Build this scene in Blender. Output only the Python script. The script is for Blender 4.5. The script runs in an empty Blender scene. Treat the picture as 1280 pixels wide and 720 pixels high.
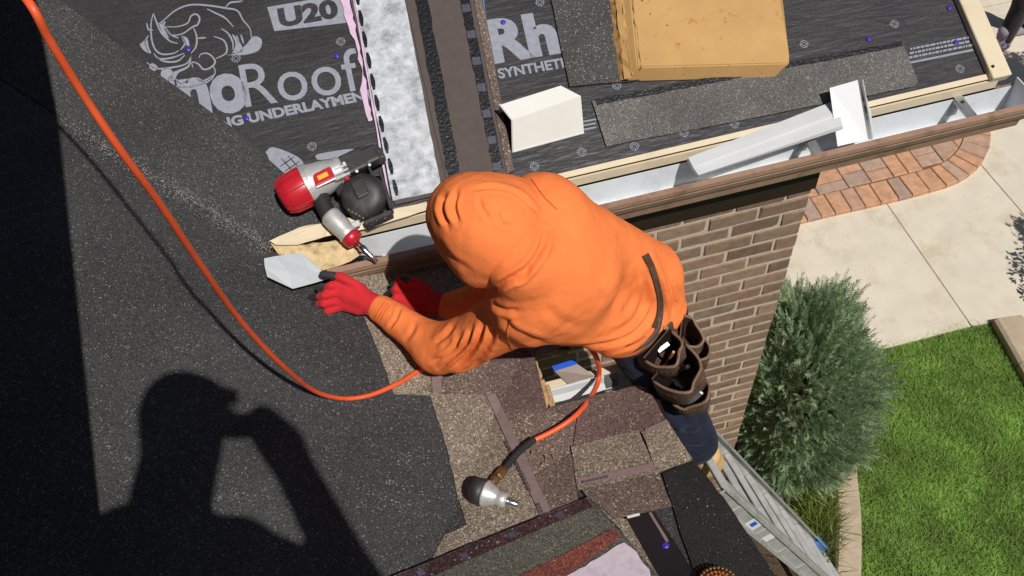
import bpy, bmesh, math, random
import numpy as np
from mathutils import Vector, Matrix
random.seed(7); rng = np.random.default_rng(11)
sc = bpy.context.scene
COL = sc.collection

# ------------------------------------------------------------------ camera
H = 5.35                                  # camera height above the ground
F = 1108.0                                # focal length in photo pixels (1280 wide)
RM = np.array([[0.96726245, -0.23621854, 0.0927586],      # world E,N,U rows from camera x,y(down),z(fwd)
               [-0.24448826, -0.7693868, 0.59014357],
               [-0.06803561, -0.5935021, -0.80195162]])
CAM = np.array([0, 0, H])
cd = bpy.data.cameras.new('camera'); cam = bpy.data.objects.new('camera', cd); COL.objects.link(cam)
cd.sensor_width = 36; cd.lens = F/1280*36; cd.clip_start = 0.02; cd.clip_end = 300
m = Matrix.Identity(4)
for i in range(3):
    m[i][0] = RM[i][0]; m[i][1] = -RM[i][1]; m[i][2] = -RM[i][2]; m[i][3] = CAM[i]
cam.matrix_world = m
sc.camera = cam

# ------------------------------------------------------------------ light
def ray(x, y): return RM @ np.array([(x-640)/F, (y-360)/F, 1.0])
ANTI = ray(325, 530); ANTI = ANTI/np.linalg.norm(ANTI); SUN = -ANTI
wd = bpy.data.worlds.new('World'); sc.world = wd; wd.use_nodes = True
nt = wd.node_tree; bg = nt.nodes['Background']
sky = nt.nodes.new('ShaderNodeTexSky'); sky.sky_type = 'NISHITA'; sky.sun_disc = False
sky.sun_elevation = math.asin(SUN[2]); sky.sun_rotation = math.atan2(SUN[0], SUN[1])
nt.links.new(sky.outputs[0], bg.inputs[0]); bg.inputs[1].default_value = 0.05
ld = bpy.data.lights.new('sun', 'SUN'); ld.energy = 5.0; ld.angle = math.radians(0.53); ld.color = (1, 0.965, 0.915)
lo = bpy.data.objects.new('sun', ld); COL.objects.link(lo)
lo.rotation_euler = Vector(ANTI).to_track_quat('-Z', 'Y').to_euler(); lo.location = (3, -6, 14)
vs = sc.view_settings; vs.view_transform = 'Standard'; vs.look = 'None'; vs.exposure = -0.24; vs.gamma = 1
vs.use_curve_mapping = False

# ------------------------------------------------------------------ planes and pixel helpers
def unit(v): v = np.asarray(v, float); return v/np.linalg.norm(v)
class Plane:
    def __init__(s, P, n): s.P = np.array(P, float); s.n = unit(n)
    def at(s, x, y, h=0.0):
        d = ray(x, y); return CAM + d*(((s.P + s.n*h - CAM) @ s.n)/(d @ s.n))
SA, SB, SC = 0.4167, 0.4167, 0.26
PA = Plane((-0.5, 2.0, H-2.152), (SA, 0, 1))
PB = Plane((0, 1.98, H-2.16), (0, -SB, 1))
PC = Plane((0, 1.325, H-2.41), (0, SC, 1))
GR = Plane((0, 0, 0), (0, 0, 1))
NAC = unit(PA.n + PC.n)
def zA(x): return H-2.152-SA*(x+0.5)
def zB(y): return H-2.16+SB*(y-1.98)
def zC(y): return H-2.41+SC*(1.325-y)
class Bent:                                # roof slopes A and C with the valley between them
    n = NAC
    def at(s, x, y, h=0.0):
        a = PA.at(x, y, h); c = PC.at(x, y, h); d = ray(x, y)
        return a if (a-CAM) @ d < (c-CAM) @ d else c
AC = Bent()
def W(x, y, Z): return CAM + ray(x, y)*Z   # pixel at camera depth Z
def onZ(x, y, z): d = ray(x, y); return CAM + d*((z-H)/d[2])

# ------------------------------------------------------------------ object helpers
OFF = {}
def props(o, label=None, cat=None, group=None, kind=None):
    if label: o['label'] = label
    if cat: o['category'] = cat
    if group: o['group'] = group
    if kind: o['kind'] = kind
    return o
def thing(name, loc, label, cat, group=None):
    o = bpy.data.objects.new(name, None); COL.objects.link(o); o.location = Vector(loc)
    o.empty_display_size = 0.05; OFF[o] = np.array(loc, float)
    return props(o, label, cat, group)
def mk(name, verts, faces, mat, parent=None, smooth=False, mats=None, fmat=None):
    verts = np.asarray(verts, float)
    off = OFF[parent] if parent is not None else verts.mean(0)
    me = bpy.data.meshes.new(name)
    me.from_pydata((verts-off).tolist(), [], [list(map(int, f)) for f in faces]); me.update()
    for mm in (mats or [mat]): me.materials.append(mm)
    if fmat is not None: me.polygons.foreach_set('material_index', np.asarray(fmat, dtype=np.int32))
    if smooth: me.polygons.foreach_set('use_smooth', [True]*len(me.polygons))
    o = bpy.data.objects.new(name, me); COL.objects.link(o); OFF[o] = off
    if parent is None: o.location = Vector(off)
    else: o.parent = parent
    return o
def mkbm(name, bm, mat, parent=None, smooth=False):
    bmesh.ops.recalc_face_normals(bm, faces=bm.faces[:])
    bm.verts.index_update()
    v = [tuple(x.co) for x in bm.verts]; f = [[q.index for q in x.verts] for x in bm.faces]
    bm.free(); return mk(name, v, f, mat, parent, smooth)
def merge(parts):
    V, Fc, n = [], [], 0
    for v, f in parts:
        V.append(np.asarray(v, float)); Fc += [[i+n for i in q] for q in f]; n += len(v)
    return np.vstack(V), Fc
def g_box(c, ax, hs):
    c = np.asarray(c, float); ax = [unit(a) for a in ax]
    v = [c + sx*hs[0]*ax[0] + sy*hs[1]*ax[1] + sz*hs[2]*ax[2] for sx in (-1, 1) for sy in (-1, 1) for sz in (-1, 1)]
    f = [[0, 1, 3, 2], [4, 6, 7, 5], [0, 4, 5, 1], [2, 3, 7, 6], [0, 2, 6, 4], [1, 5, 7, 3]]
    if np.dot(np.cross(ax[0], ax[1]), ax[2]) < 0: f = [q[::-1] for q in f]
    return v, f
def g_bevbox(c, ax, hs, b=0.004, seg=2):
    v, f = g_box(c, ax, hs); bm = bmesh.new(); vv = [bm.verts.new(x) for x in v]
    for q in f: bm.faces.new([vv[i] for i in q])
    bmesh.ops.recalc_face_normals(bm, faces=bm.faces[:])
    bmesh.ops.bevel(bm, geom=bm.edges[:], offset=b, segments=seg, affect='EDGES', profile=0.5)
    bm.verts.index_update()
    r = [tuple(x.co) for x in bm.verts], [[q.index for q in x.verts] for x in bm.faces]; bm.free(); return r
def frame(t):
    t = unit(t); a = np.array([0, 0, 1.0]) if abs(t[2]) < 0.9 else np.array([1.0, 0, 0])
    u = unit(np.cross(a, t)); return u, np.cross(t, u)
def catmull(P, n=8):
    P = [np.asarray(p, float) for p in P]; Q = [2*P[0]-P[1]] + P + [2*P[-1]-P[-2]]; out = []
    for i in range(1, len(Q)-2):
        for k in range(n):
            t = k/n; a, b, c, d = Q[i-1:i+3]
            out.append(0.5*(2*b+(c-a)*t+(2*a-5*b+4*c-d)*t*t+(3*b-a-3*c+d)*t**3))
    out.append(P[-1]); return np.array(out)
def g_tube(P, r, n=10, closed_ends=True):
    P = np.asarray(P, float); N = len(P); r = np.broadcast_to(np.asarray(r, float), (N,))
    T = np.gradient(P, axis=0); u, _ = frame(T[0]); V, Fc = [], []
    for i in range(N):
        t = unit(T[i]); u = unit(u - t*(u @ t)); w = np.cross(t, u)
        for k in range(n):
            a = 2*math.pi*k/n; V.append(P[i] + r[i]*(u*math.cos(a)+w*math.sin(a)))
    for i in range(N-1):
        for k in range(n):
            k2 = (k+1) % n; Fc.append([i*n+k, i*n+k2, (i+1)*n+k2, (i+1)*n+k])
    if closed_ends: Fc.append(list(range(n))[::-1]); Fc.append([(N-1)*n+k for k in range(n)])
    return V, Fc
def g_cyl(a, b, r0, r1=None, n=20): return g_tube([a, b], [r0, r0 if r1 is None else r1], n)
def g_lathe(a, b, prof, n=28):             # prof: list of (t along a->b, radius)
    a = np.asarray(a, float); b = np.asarray(b, float); ax = unit(b-a); u, w = frame(ax); V, Fc = [], []
    for t, r in prof:
        c = a + (b-a)*t
        for k in range(n):
            q = 2*math.pi*k/n; V.append(c + max(r, 1e-4)*(u*math.cos(q)+w*math.sin(q)))
    for i in range(len(prof)-1):
        for k in range(n):
            k2 = (k+1) % n; Fc.append([i*n+k, i*n+k2, (i+1)*n+k2, (i+1)*n+k])
    Fc.append(list(range(n))[::-1]); Fc.append([(len(prof)-1)*n+k for k in range(n)])
    return V, Fc
def g_prism(bot, up):
    n = len(bot); bot = [np.asarray(p, float) for p in bot]; V = bot + [p+up for p in bot]
    return V, [list(range(n))[::-1], list(range(n, 2*n))] + [[i, (i+1) % n, n+(i+1) % n, n+i] for i in range(n)]
def rag_poly(pix, step=14, j=0.8):
    out = []
    for (x0, y0), (x1, y1) in zip(pix, pix[1:]+pix[:1]):
        L = math.hypot(x1-x0, y1-y0); k = max(1, int(L/step)) if j else 1
        for i in range(k):
            t = i/k; q = 0 if i == 0 else j
            out.append((x0+(x1-x0)*t+random.uniform(-q, q), y0+(y1-y0)*t+random.uniform(-q, q)))
    return out
# pixel line of the valley between slopes A and C
_v0 = np.array([0.14, 1.325, zA(0.14)]); _vd = np.array([-1, -SA/SC, SA])
def toPix(P):
    q = RM.T @ (np.asarray(P, float)-CAM); return np.array([640+q[0]/q[2]*F, 360+q[1]/q[2]*F])
_x = (-0.5*SA - 2.152 + 2.41)/SA
_vp0 = toPix((0, 1.325 + (-2.41+2.152+0.5*SA)/SC, H-2.152-0.5*SA))
_vx = -0.5; _vp1 = toPix((_vx, 1.325 - ((zA(_vx)-H)+2.41)/SC, zA(_vx)))
def sheet(name, pix, plane, h, t, mat, parent=None, j=0.8, step=14, curl=0.0):
    """a flat piece laid on a roof plane: outline from photo pixels, own thickness"""
    pts = rag_poly(pix, step, j); bm = bmesh.new()
    bm.faces.new([bm.verts.new((x, y, 0)) for x, y in pts])
    if plane is AC:
        d = _vp1-_vp0
        bmesh.ops.bisect_plane(bm, geom=bm.verts[:]+bm.edges[:]+bm.faces[:], plane_co=(_vp0[0], _vp0[1], 0), plane_no=(d[1], -d[0], 0))
    ctr = np.mean([v.co[:2] for v in bm.verts], axis=0)
    for v in bm.verts:
        hh = h
        if curl: hh += curl*max(0, random.uniform(-0.3, 1))
        v.co = Vector(plane.at(v.co.x, v.co.y, hh))
    r = bmesh.ops.extrude_face_region(bm, geom=bm.faces[:])
    ev = [e for e in r['geom'] if isinstance(e, bmesh.types.BMVert)]
    bmesh.ops.translate(bm, verts=ev, vec=Vector(-plane.n*t))
    return mkbm(name, bm, mat, parent)

# ------------------------------------------------------------------ materials
def S(r, g, b, k=1.0):
    f = lambda c: ((c/255+0.055)/1.055)**2.4 if c > 10 else c/255/12.92
    return (min(f(r)*k, 1), min(f(g)*k, 1), min(f(b)*k, 1))
def nodes(name, rough=0.6, spec=0.5, metal=0.0):
    mt = bpy.data.materials.new(name); mt.use_nodes = True; t = mt.node_tree; b = t.nodes['Principled BSDF']
    b.inputs['Roughness'].default_value = rough; b.inputs['Specular IOR Level'].default_value = spec; b.inputs['Metallic'].default_value = metal
    return mt, t, b
def N(t, typ, **kw):
    n = t.nodes.new(typ)
    for k, v in kw.items():
        if k in n.inputs.keys(): n.inputs[k].default_value = v
        else: setattr(n, k, v)
    return n
def pos(t, sx=(1, 1, 1), rot=(0, 0, 0)):
    g = N(t, 'ShaderNodeNewGeometry'); mp = N(t, 'ShaderNodeMapping'); mp.inputs['Scale'].default_value = sx; mp.inputs['Rotation'].default_value = rot
    t.links.new(g.outputs['Position'], mp.inputs['Vector']); return mp.outputs[0]
def noise(t, vec, scale, detail=4, rough=0.6):
    n = N(t, 'ShaderNodeTexNoise', Scale=scale, Detail=detail, Roughness=rough); t.links.new(vec, n.inputs['Vector']); return n.outputs['Fac']
def ramp(t, fac, stops):
    r = N(t, 'ShaderNodeValToRGB'); e = r.color_ramp.elements
    while len(e) < len(stops): e.new(0.5)
    for k, (p, c) in zip(e, stops): k.position = p; k.color = (*c, 1) if len(c) == 3 else c
    t.links.new(fac, r.inputs[0]); return r.outputs[0]
def mix(t, fac, a, b, mode='MIX'):
    n = N(t, 'ShaderNodeMix', data_type='RGBA', blend_type=mode)
    if isinstance(fac, (int, float)): n.inputs[0].default_value = fac
    else: t.links.new(fac, n.inputs[0])
    for q, i in ((a, 6), (b, 7)):
        if isinstance(q, tuple): n.inputs[i].default_value = (*q, 1)
        else: t.links.new(q, n.inputs[i])
    return n.outputs[2]
def bump(t, b, h, strength=0.3, dist=0.003):
    n = N(t, 'ShaderNodeBump', Strength=strength, Distance=dist); t.links.new(h, n.inputs['Height']); t.links.new(n.outputs[0], b.inputs['Normal'])
def vary(name, c, amt=0.25, scale=20, rough=0.6, spec=0.4, metal=0.0, bs=0.15, bscale=200, bd=0.002, dirt=None, dscale=7):
    """base colour with large and fine variation, optional dirt patches, fine bump"""
    mt, t, b = nodes(name, rough, spec, metal); p = pos(t)
    lo = tuple(x*(1-amt) for x in c); hi = tuple(min(1, x*(1+amt*0.6)) for x in c)
    f = ramp(t, noise(t, p, scale, 5, 0.65), [(0.3, lo), (0.7, hi)])
    if dirt:
        f = mix(t, ramp(t, noise(t, p, dscale, 6, 0.7), [(0.52, (0, 0, 0)), (0.72, (1, 1, 1))]), f, dirt)
    t.links.new(f, b.inputs['Base Color'])
    if bs: bump(t, b, noise(t, p, bscale, 3, 0.6), bs, bd)
    return mt
def granule(name, c1, c2, c3, spark=(0.5, 0.48, 0.45), sp=0.965, big=0.2, scale=420, spec=0.3, patch=3.0, objrand=0.0):
    """mineral granules: one colour per cell, a few pale ones, soft large patches"""
    mt, t, b = nodes(name, 0.75, spec); p = pos(t)
    v = N(t, 'ShaderNodeTexVoronoi', Scale=scale); t.links.new(p, v.inputs['Vector'])
    sep = N(t, 'ShaderNodeSeparateColor'); t.links.new(v.outputs['Color'], sep.inputs[0])
    f = ramp(t, sep.outputs[0], [(0.0, c1), (0.5, c2), (0.88, c3)])
    v2 = N(t, 'ShaderNodeTexVoronoi', Scale=scale*0.75); t.links.new(p, v2.inputs['Vector'])
    s2 = N(t, 'ShaderNodeSeparateColor'); t.links.new(v2.outputs['Color'], s2.inputs[0])
    st = ramp(t, s2.outputs[1], [(sp, (0, 0, 0)), (min(sp+0.012, 0.999), (1, 1, 1))])
    f = mix(t, st, f, spark)
    pt = ramp(t, noise(t, p, patch, 5, 0.6), [(0.3, (1-big,)*3), (0.7, (1+big,)*3)])
    f = mix(t, 1.0, f, pt, 'MULTIPLY')
    if objrand:
        oi = N(t, 'ShaderNodeObjectInfo'); r = ramp(t, oi.outputs['Random'], [(0, (1-objrand,)*3), (1, (1+objrand,)*3)])
        f = mix(t, 1.0, f, r, 'MULTIPLY')
    t.links.new(f, b.inputs['Base Color']); bump(t, b, sep.outputs[0], 0.35, 0.0012)
    return mt

M = {}
M['dark_gran'] = granule('dark_granules', (0.016, 0.016, 0.017), (0.034, 0.033, 0.034), (0.075, 0.071, 0.07), (0.20, 0.19, 0.18), 0.972, 0.2, 460)
M['dark_gran2'] = granule('dark_shingle_granules', (0.022, 0.021, 0.021), (0.05, 0.047, 0.044), (0.085, 0.08, 0.075), (0.3, 0.28, 0.25), 0.965, 0.25, 430)
M['grey_gran'] = granule('grey_shingle_granules', (0.05, 0.046, 0.043), (0.095, 0.088, 0.082), (0.155, 0.143, 0.132), (0.27, 0.255, 0.235), 0.95, 0.25, 430, patch=4)
M['tan_gran'] = granule('tan_granules', (0.085, 0.066, 0.05), (0.175, 0.138, 0.104), (0.33, 0.27, 0.205), (0.48, 0.41, 0.32), 0.95, 0.14, 330, objrand=0.12)
M['brown_gran'] = granule('brown_granules', (0.06, 0.042, 0.035), (0.115, 0.081, 0.066), (0.20, 0.147, 0.12), (0.4, 0.31, 0.24), 0.95, 0.18, 330, objrand=0.14)
M['red_gran'] = granule('red_brown_granules', (0.057, 0.036, 0.032), (0.108, 0.069, 0.061), (0.18, 0.122, 0.106), (0.33, 0.24, 0.2), 0.96, 0.18, 330, objrand=0.1)
M['olive_gran'] = granule('olive_grey_back', (0.035, 0.033, 0.026), (0.065, 0.062, 0.05), (0.12, 0.115, 0.09), (0.2, 0.19, 0.15), 0.97, 0.2, 380)
M['black_mem'] = granule('black_membrane', (0.008, 0.008, 0.008), (0.015, 0.014, 0.014), (0.03, 0.028, 0.026), (0.12, 0.11, 0.10), 0.985, 0.3, 430)
M['black_smooth'] = vary('black_smooth_membrane', (0.012, 0.011, 0.013), 0.3, 12, 0.5, 0.35, bs=0.1, bscale=60)
M['tape'] = vary('release_tape', S(128, 110, 108), 0.15, 40, 0.45, 0.5, bs=0.05)
M['tape_print'] = vary('tape_print', S(80, 66, 72), 0.1, 40, 0.6, bs=0)
# synthetic underlayment : dark, slightly glossy, wavy woven sheet
mt, t, b = nodes('underlayment', 0.42, 0.4); p = pos(t, (1, 3.2, 3.2), (0, 0, 0.05))
base = ramp(t, noise(t, pos(t), 5, 4), [(0.3, (0.024, 0.0225, 0.024)), (0.7, (0.038, 0.035, 0.037))])
fine = ramp(t, noise(t, p, 120, 3, 0.7), [(0.42, (0.75, 0.75, 0.75)), (0.62, (1.5, 1.5, 1.5))])
t.links.new(mix(t, 1.0, base, fine, 'MULTIPLY'), b.inputs['Base Color'])
bump(t, b, noise(t, pos(t, (7, 30, 30), (0, 0, -0.06)), 1.6, 4, 0.55), 0.55, 0.006); M['under'] = mt
M['print'] = vary('underlayment_print', S(140, 143, 153), 0.18, 60, 0.55, 0.3, bs=0.15, bscale=150)
M['cream'] = vary('cream_trim', S(226, 209, 178, 0.85), 0.06, 8, 0.45, 0.4, bs=0.04, bscale=40, dirt=S(212, 192, 158, 0.85), dscale=9)
M['cream_dirty'] = vary('dirty_cream_metal', S(205, 180, 135), 0.3, 30, 0.6, 0.3, bs=0.2, bscale=60, dirt=S(120, 95, 62), dscale=22)
M['pale_metal'] = vary('pale_grey_metal', S(184, 190, 192, 0.9), 0.06, 12, 0.4, 0.5, bs=0.03, bscale=30)
M['white_metal'] = vary('white_metal', S(208, 209, 209, 0.95), 0.05, 10, 0.38, 0.5, bs=0.03, bscale=30)
M['trough'] = vary('white_gutter_inside', S(220, 223, 226, 0.98), 0.06, 14, 0.42, 0.5, bs=0.05, bscale=30, dirt=S(196, 199, 202), dscale=6)
M['gutter_brown'] = vary('brown_gutter_paint', S(158, 128, 108), 0.12, 10, 0.42, 0.5, bs=0.04, bscale=60, dirt=S(122, 94, 78), dscale=12)
M['fascia_and_shade'] = vary('dark_brown_paint_and_shade', S(44, 32, 28), 0.2, 10, 0.5, bs=0.05)  # board paint, darkened so the strip under the gutter carries painted shade
M['soffit'] = vary('brown_soffit', S(86, 62, 50), 0.15, 10, 0.6, bs=0.05)
M['galv'] = vary('galvanised_strap', (0.42, 0.43, 0.43), 0.2, 25, 0.42, 0.5, 0.75, bs=0.08, bscale=90)
M['alu'] = vary('dull_aluminium', (0.47, 0.465, 0.445), 0.14, 18, 0.5, 0.5, 0.3, bs=0.1, bscale=80, dirt=(0.3, 0.3, 0.28), dscale=14)
M['dark_metal'] = vary('dark_metal', (0.03, 0.03, 0.03), 0.3, 30, 0.45, 0.5, 0.3)
# cardboard
mt, t, b = nodes('cardboard', 0.8, 0.2); p = pos(t)
f = ramp(t, noise(t, p, 6, 5), [(0.3, S(190, 150, 96, 0.84)), (0.7, S(204, 163, 106, 0.86))])
st = ramp(t, noise(t, pos(t, (1, 1, 1)), 26, 5, 0.75), [(0.60, (0, 0, 0)), (0.67, (0.6, 0.6, 0.6))])
f = mix(t, st, f, S(150, 96, 40)); st2 = ramp(t, noise(t, p, 55, 2, 0.5), [(0.725, (0, 0, 0)), (0.75, (0.9, 0.9, 0.9))]); f = mix(t, st2, f, S(80, 48, 24))
t.links.new(f, b.inputs['Base Color']); bump(t, b, noise(t, p, 35, 4), 0.15, 0.004); M['card'] = mt
M['card_edge'] = vary('torn_cardboard', S(196, 150, 88), 0.35, 40, 0.85, 0.2, bs=0.4, bscale=60, bd=0.006, dirt=S(120, 88, 50), dscale=18)
# brick, mortar
def brickmat(name, stops, patch, rough=0.85):
    mt, t, b = nodes(name, rough, 0.25); p = pos(t); oi = N(t, 'ShaderNodeObjectInfo')
    f = ramp(t, oi.outputs['Random'], stops)
    f = mix(t, 1.0, f, ramp(t, noise(t, p, patch, 6, 0.7), [(0.25, (0.62,)*3), (0.75, (1.2,)*3)]), 'MULTIPLY')
    f = mix(t, ramp(t, noise(t, p, 130, 3, 0.7), [(0.6, (0, 0, 0)), (0.75, (0.5, 0.5, 0.5))]), f, tuple(x*0.5 for x in stops[0][1]))
    t.links.new(f, b.inputs['Base Color']); bump(t, b, noise(t, p, 110, 5, 0.7), 0.6, 0.004); return mt
M['brick'] = brickmat('brick', [(0.0, S(122, 99, 83)), (0.35, S(142, 117, 97)), (0.7, S(158, 132, 110)), (1.0, S(136, 117, 97))], 28)
M['mortar'] = vary('mortar', S(196, 180, 162), 0.16, 40, 0.95, 0.2, bs=0.6, bscale=160, bd=0.004)
M['paver'] = brickmat('paver', [(0.0, S(190, 146, 116)), (0.3, S(202, 154, 118)), (0.55, S(192, 148, 122)), (0.72, S(178, 154, 134)), (0.86, S(170, 142, 126)), (1.0, S(206, 158, 120))], 14)
M['sandbed'] = vary('paver_joint_sand', S(120, 84, 60), 0.3, 60, 0.95, 0.2, bs=0.3)
M['concrete'] = vary('concrete', S(214, 203, 184, 0.94), 0.08, 5, 0.85, 0.25, bs=0.25, bscale=220, bd=0.002, dirt=S(196, 181, 156, 0.9), dscale=3.1)
M['kerb'] = vary('concrete_edging', S(186, 168, 144, 0.88), 0.14, 16, 0.9, 0.2, bs=0.35, bscale=200, dirt=S(160, 138, 112), dscale=11)
M['soil'] = vary('soil', (0.09, 0.062, 0.04), 0.5, 25, 0.95, 0.2, bs=0.8, bscale=70, bd=0.02)
M['turf'] = vary('turf', (0.07, 0.11, 0.03), 0.5, 30, 0.95, 0.1, bs=0.5, bscale=120, bd=0.01)
def leafmat(name, a, bcol, c, scale, trans=0.25):
    mt, t, b = nodes(name, 0.7, 0.12); p = pos(t)
    g = N(t, 'ShaderNodeNewGeometry')
    f = ramp(t, g.outputs['Random Per Island'], [(0, a), (0.55, bcol), (1, c)])
    f = mix(t, 1.0, f, ramp(t, noise(t, p, scale, 4), [(0.3, (0.7,)*3), (0.7, (1.3,)*3)]), 'MULTIPLY')
    t.links.new(f, b.inputs['Base Color'])
    tr = N(t, 'ShaderNodeBsdfTranslucent'); t.links.new(f, tr.inputs[0]); ms = N(t, 'ShaderNodeMixShader'); ms.inputs[0].default_value = trans
    out = t.nodes['Material Output']; t.links.new(b.outputs[0], ms.inputs[1]); t.links.new(tr.outputs[0], ms.inputs[2]); t.links.new(ms.outputs[0], out.inputs[0]); return mt
M['grass'] = leafmat('grass_blades', (0.26, 0.43, 0.09), (0.37, 0.54, 0.135), (0.50, 0.62, 0.22), 3.4, 0.5)
M['tallgrass'] = leafmat('tall_grass', (0.13, 0.20, 0.04), (0.21, 0.27, 0.06), (0.40, 0.36, 0.13), 5, 0.35)
M['juniper'] = leafmat('juniper_leaf', (0.17, 0.25, 0.125), (0.35, 0.46, 0.26), (0.52, 0.62, 0.40), 4, 0.5)
M['darkleaf'] = leafmat('dark_leaf', (0.03, 0.06, 0.02), (0.05, 0.09, 0.03), (0.09, 0.13, 0.05), 4)
M['bark'] = vary('bark', (0.10, 0.07, 0.05), 0.4, 30, 0.9, 0.2, bs=0.6, bscale=60)
# cloth
def cloth(name, c, amt=0.08, rough=0.85, weave=900, bs=0.2, sheen=0.2, dirt=None, dscale=9):
    mt, t, b = nodes(name, rough, 0.15); p = pos(t)
    f = ramp(t, noise(t, p, 9, 5), [(0.3, tuple(x*(1-amt) for x in c)), (0.7, tuple(min(1, x*(1+amt)) for x in c))])
    if dirt: f = mix(t, ramp(t, noise(t, p, dscale, 6, 0.75), [(0.6, (0, 0, 0)), (0.74, (0.75,)*3)]), f, dirt)
    t.links.new(f, b.inputs['Base Color']); b.inputs['Sheen Weight'].default_value = sheen
    ad = N(t, 'ShaderNodeMath', operation='ADD'); ml = N(t, 'ShaderNodeMath', operation='MULTIPLY'); ml.inputs[1].default_value = 0.25
    t.links.new(noise(t, p, weave, 1), ml.inputs[0]); t.links.new(noise(t, p, 34, 3, 0.5), ad.inputs[0]); t.links.new(ml.outputs[0], ad.inputs[1])
    bump(t, b, ad.outputs[0], bs, 0.006); return mt
M['orange'] = cloth('orange_fleece', (0.88, 0.22, 0.062), 0.05, 0.95, 700, 0.45, 0.0, dirt=(0.62, 0.15, 0.05), dscale=13)
M['denim'] = cloth('navy_denim', (0.013, 0.015, 0.032), 0.25, 0.85, 1200, 0.35, 0.05)
M['glove'] = cloth('red_knit', (0.52, 0.022, 0.028), 0.12, 0.85, 500, 0.4, 0.05, dirt=(0.07, 0.04, 0.04), dscale=16)
M['glove_dark'] = vary('dark_rubber_palm', (0.035, 0.035, 0.037), 0.3, 60, 0.55, 0.4, bs=0.3, bscale=160)
M['leather'] = vary('brown_leather', S(86, 65, 53), 0.35, 22, 0.62, 0.35, bs=0.35, bscale=120, dirt=S(110, 86, 68), dscale=20)
M['leather_worn'] = vary('worn_leather_edge', S(122, 98, 80), 0.25, 40, 0.6, 0.35, bs=0.2, bscale=150)
M['leather_in'] = vary('pouch_lining', (0.012, 0.008, 0.007), 0.2, 20, 0.9, 0.1)
M['skin'] = vary('skin', (0.42, 0.22, 0.15), 0.1, 30, 0.55, 0.4, bs=0.1)
M['tanboot'] = vary('tan_boot', S(196, 160, 110), 0.2, 30, 0.7, 0.3, bs=0.2)
M['black_cloth'] = cloth('dark_cloth', (0.02, 0.017, 0.018), 0.3)
M['pale_cloth'] = cloth('lavender_grey_cloth', S(150, 138, 150), 0.15)
# plastics and metals
M['red'] = vary('red_plastic', (0.48, 0.012, 0.022), 0.1, 20, 0.35, 0.5, bs=0.05, dirt=(0.3, 0.02, 0.03), dscale=16)
M['magnesium'] = vary('cast_metal', (0.60, 0.59, 0.57), 0.12, 25, 0.42, 0.5, 0.45, bs=0.1, bscale=120, dirt=(0.38, 0.37, 0.35), dscale=14)
M['black_plastic'] = vary('black_plastic', (0.028, 0.026, 0.025), 0.3, 30, 0.5, 0.45, bs=0.12, bscale=160, dirt=(0.07, 0.06, 0.055), dscale=18)
M['rubber'] = vary('rubber_grip', (0.02, 0.02, 0.02), 0.3, 50, 0.75, 0.3, bs=0.3, bscale=300)
M['chrome'] = vary('chrome', (0.78, 0.76, 0.74), 0.08, 30, 0.2, 0.5, 1.0, bs=0)
M['brass'] = vary('brass', (0.42, 0.25, 0.10), 0.2, 30, 0.32, 0.5, 0.9, bs=0.1)
M['rusty'] = vary('dull_nail_metal', (0.26, 0.17, 0.10), 0.2, 30, 0.55, 0.4, 0.3, bs=0)
M['hose'] = vary('orange_hose', (0.80, 0.105, 0.030), 0.1, 14, 0.42, 0.45, bs=0.05, dirt=(0.55, 0.09, 0.03), dscale=9)
M['yellow'] = vary('yellow_print', (0.75, 0.42, 0.03), 0.1, bs=0)
M['white_print'] = vary('white_print', (0.7, 0.7, 0.7), 0.1, bs=0)
M['blue_tape'] = vary('blue_tape', S(30, 86, 200), 0.15, 30, 0.6, bs=0.2)
M['blue_plastic'] = vary('blue_plastic', S(70, 120, 180), 0.15, 20, 0.45, bs=0.1)
M['purple'] = vary('purple_plastic_cap', (0.06, 0.035, 0.38), 0.1, 20, 0.3, 0.6, bs=0)
M['pink'] = vary('pink_film', S(214, 182, 208, 0.92), 0.12, 30, 0.4, 0.5, bs=0.25, bscale=60)
# white poly film with grey smudges
mt, t, b = nodes('white_release_film', 0.45, 0.4); p = pos(t)
f = ramp(t, noise(t, p, 22, 7, 0.72), [(0.30, S(118, 121, 126)), (0.46, S(168, 171, 176)), (0.68, S(208, 209, 213))])
f = mix(t, ramp(t, noise(t, p, 6, 4), [(0.62, (0, 0, 0)), (0.8, (0.6,)*3)]), f, S(205, 190, 165)); t.links.new(f, b.inputs['Base Color']); bump(t, b, noise(t, p, 60, 4), 0.2, 0.002); M['film'] = mt
M['film_lilac'] = vary('lilac_release_film', S(196, 184, 192), 0.14, 45, 0.5, 0.4, bs=0.25, bscale=70, dirt=S(178, 160, 174), dscale=26)
M['shingle_back'] = vary('shingle_back', S(82, 72, 68), 0.12, 26, 0.7, 0.3, bs=0.15, bscale=300)
M['sealant'] = vary('black_sealant', (0.008, 0.007, 0.009), 0.4, 60, 0.35, 0.5, bs=0.6, bscale=90, bd=0.004)
M['sealant_print'] = vary('sealant_print', S(72, 72, 86), 0.5, 160, 0.45, 0.5, bs=0.4, bscale=200)
M['red_band'] = granule('red_paint_band', (0.055, 0.019, 0.015), (0.12, 0.034, 0.025), (0.22, 0.066, 0.048), (0.3, 0.1, 0.08), 0.97, 0.25, 380)
M['red_sealant'] = granule('red_brown_band', (0.010, 0.008, 0.009), (0.026, 0.013, 0.014), (0.08, 0.03, 0.03), (0.2, 0.16, 0.17), 0.97, 0.35, 300)
M['pale_box'] = vary('pale_box', S(226, 224, 216, 0.95), 0.04, 6, 0.5, 0.4, bs=0.03)
M['grey_board'] = vary('grey_metal_sheet', S(138, 122, 112), 0.1, 14, 0.45, 0.5, bs=0.05)
M['siding'] = vary('grey_siding', S(120, 112, 104), 0.1, 10, 0.7, bs=0.1)
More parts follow.
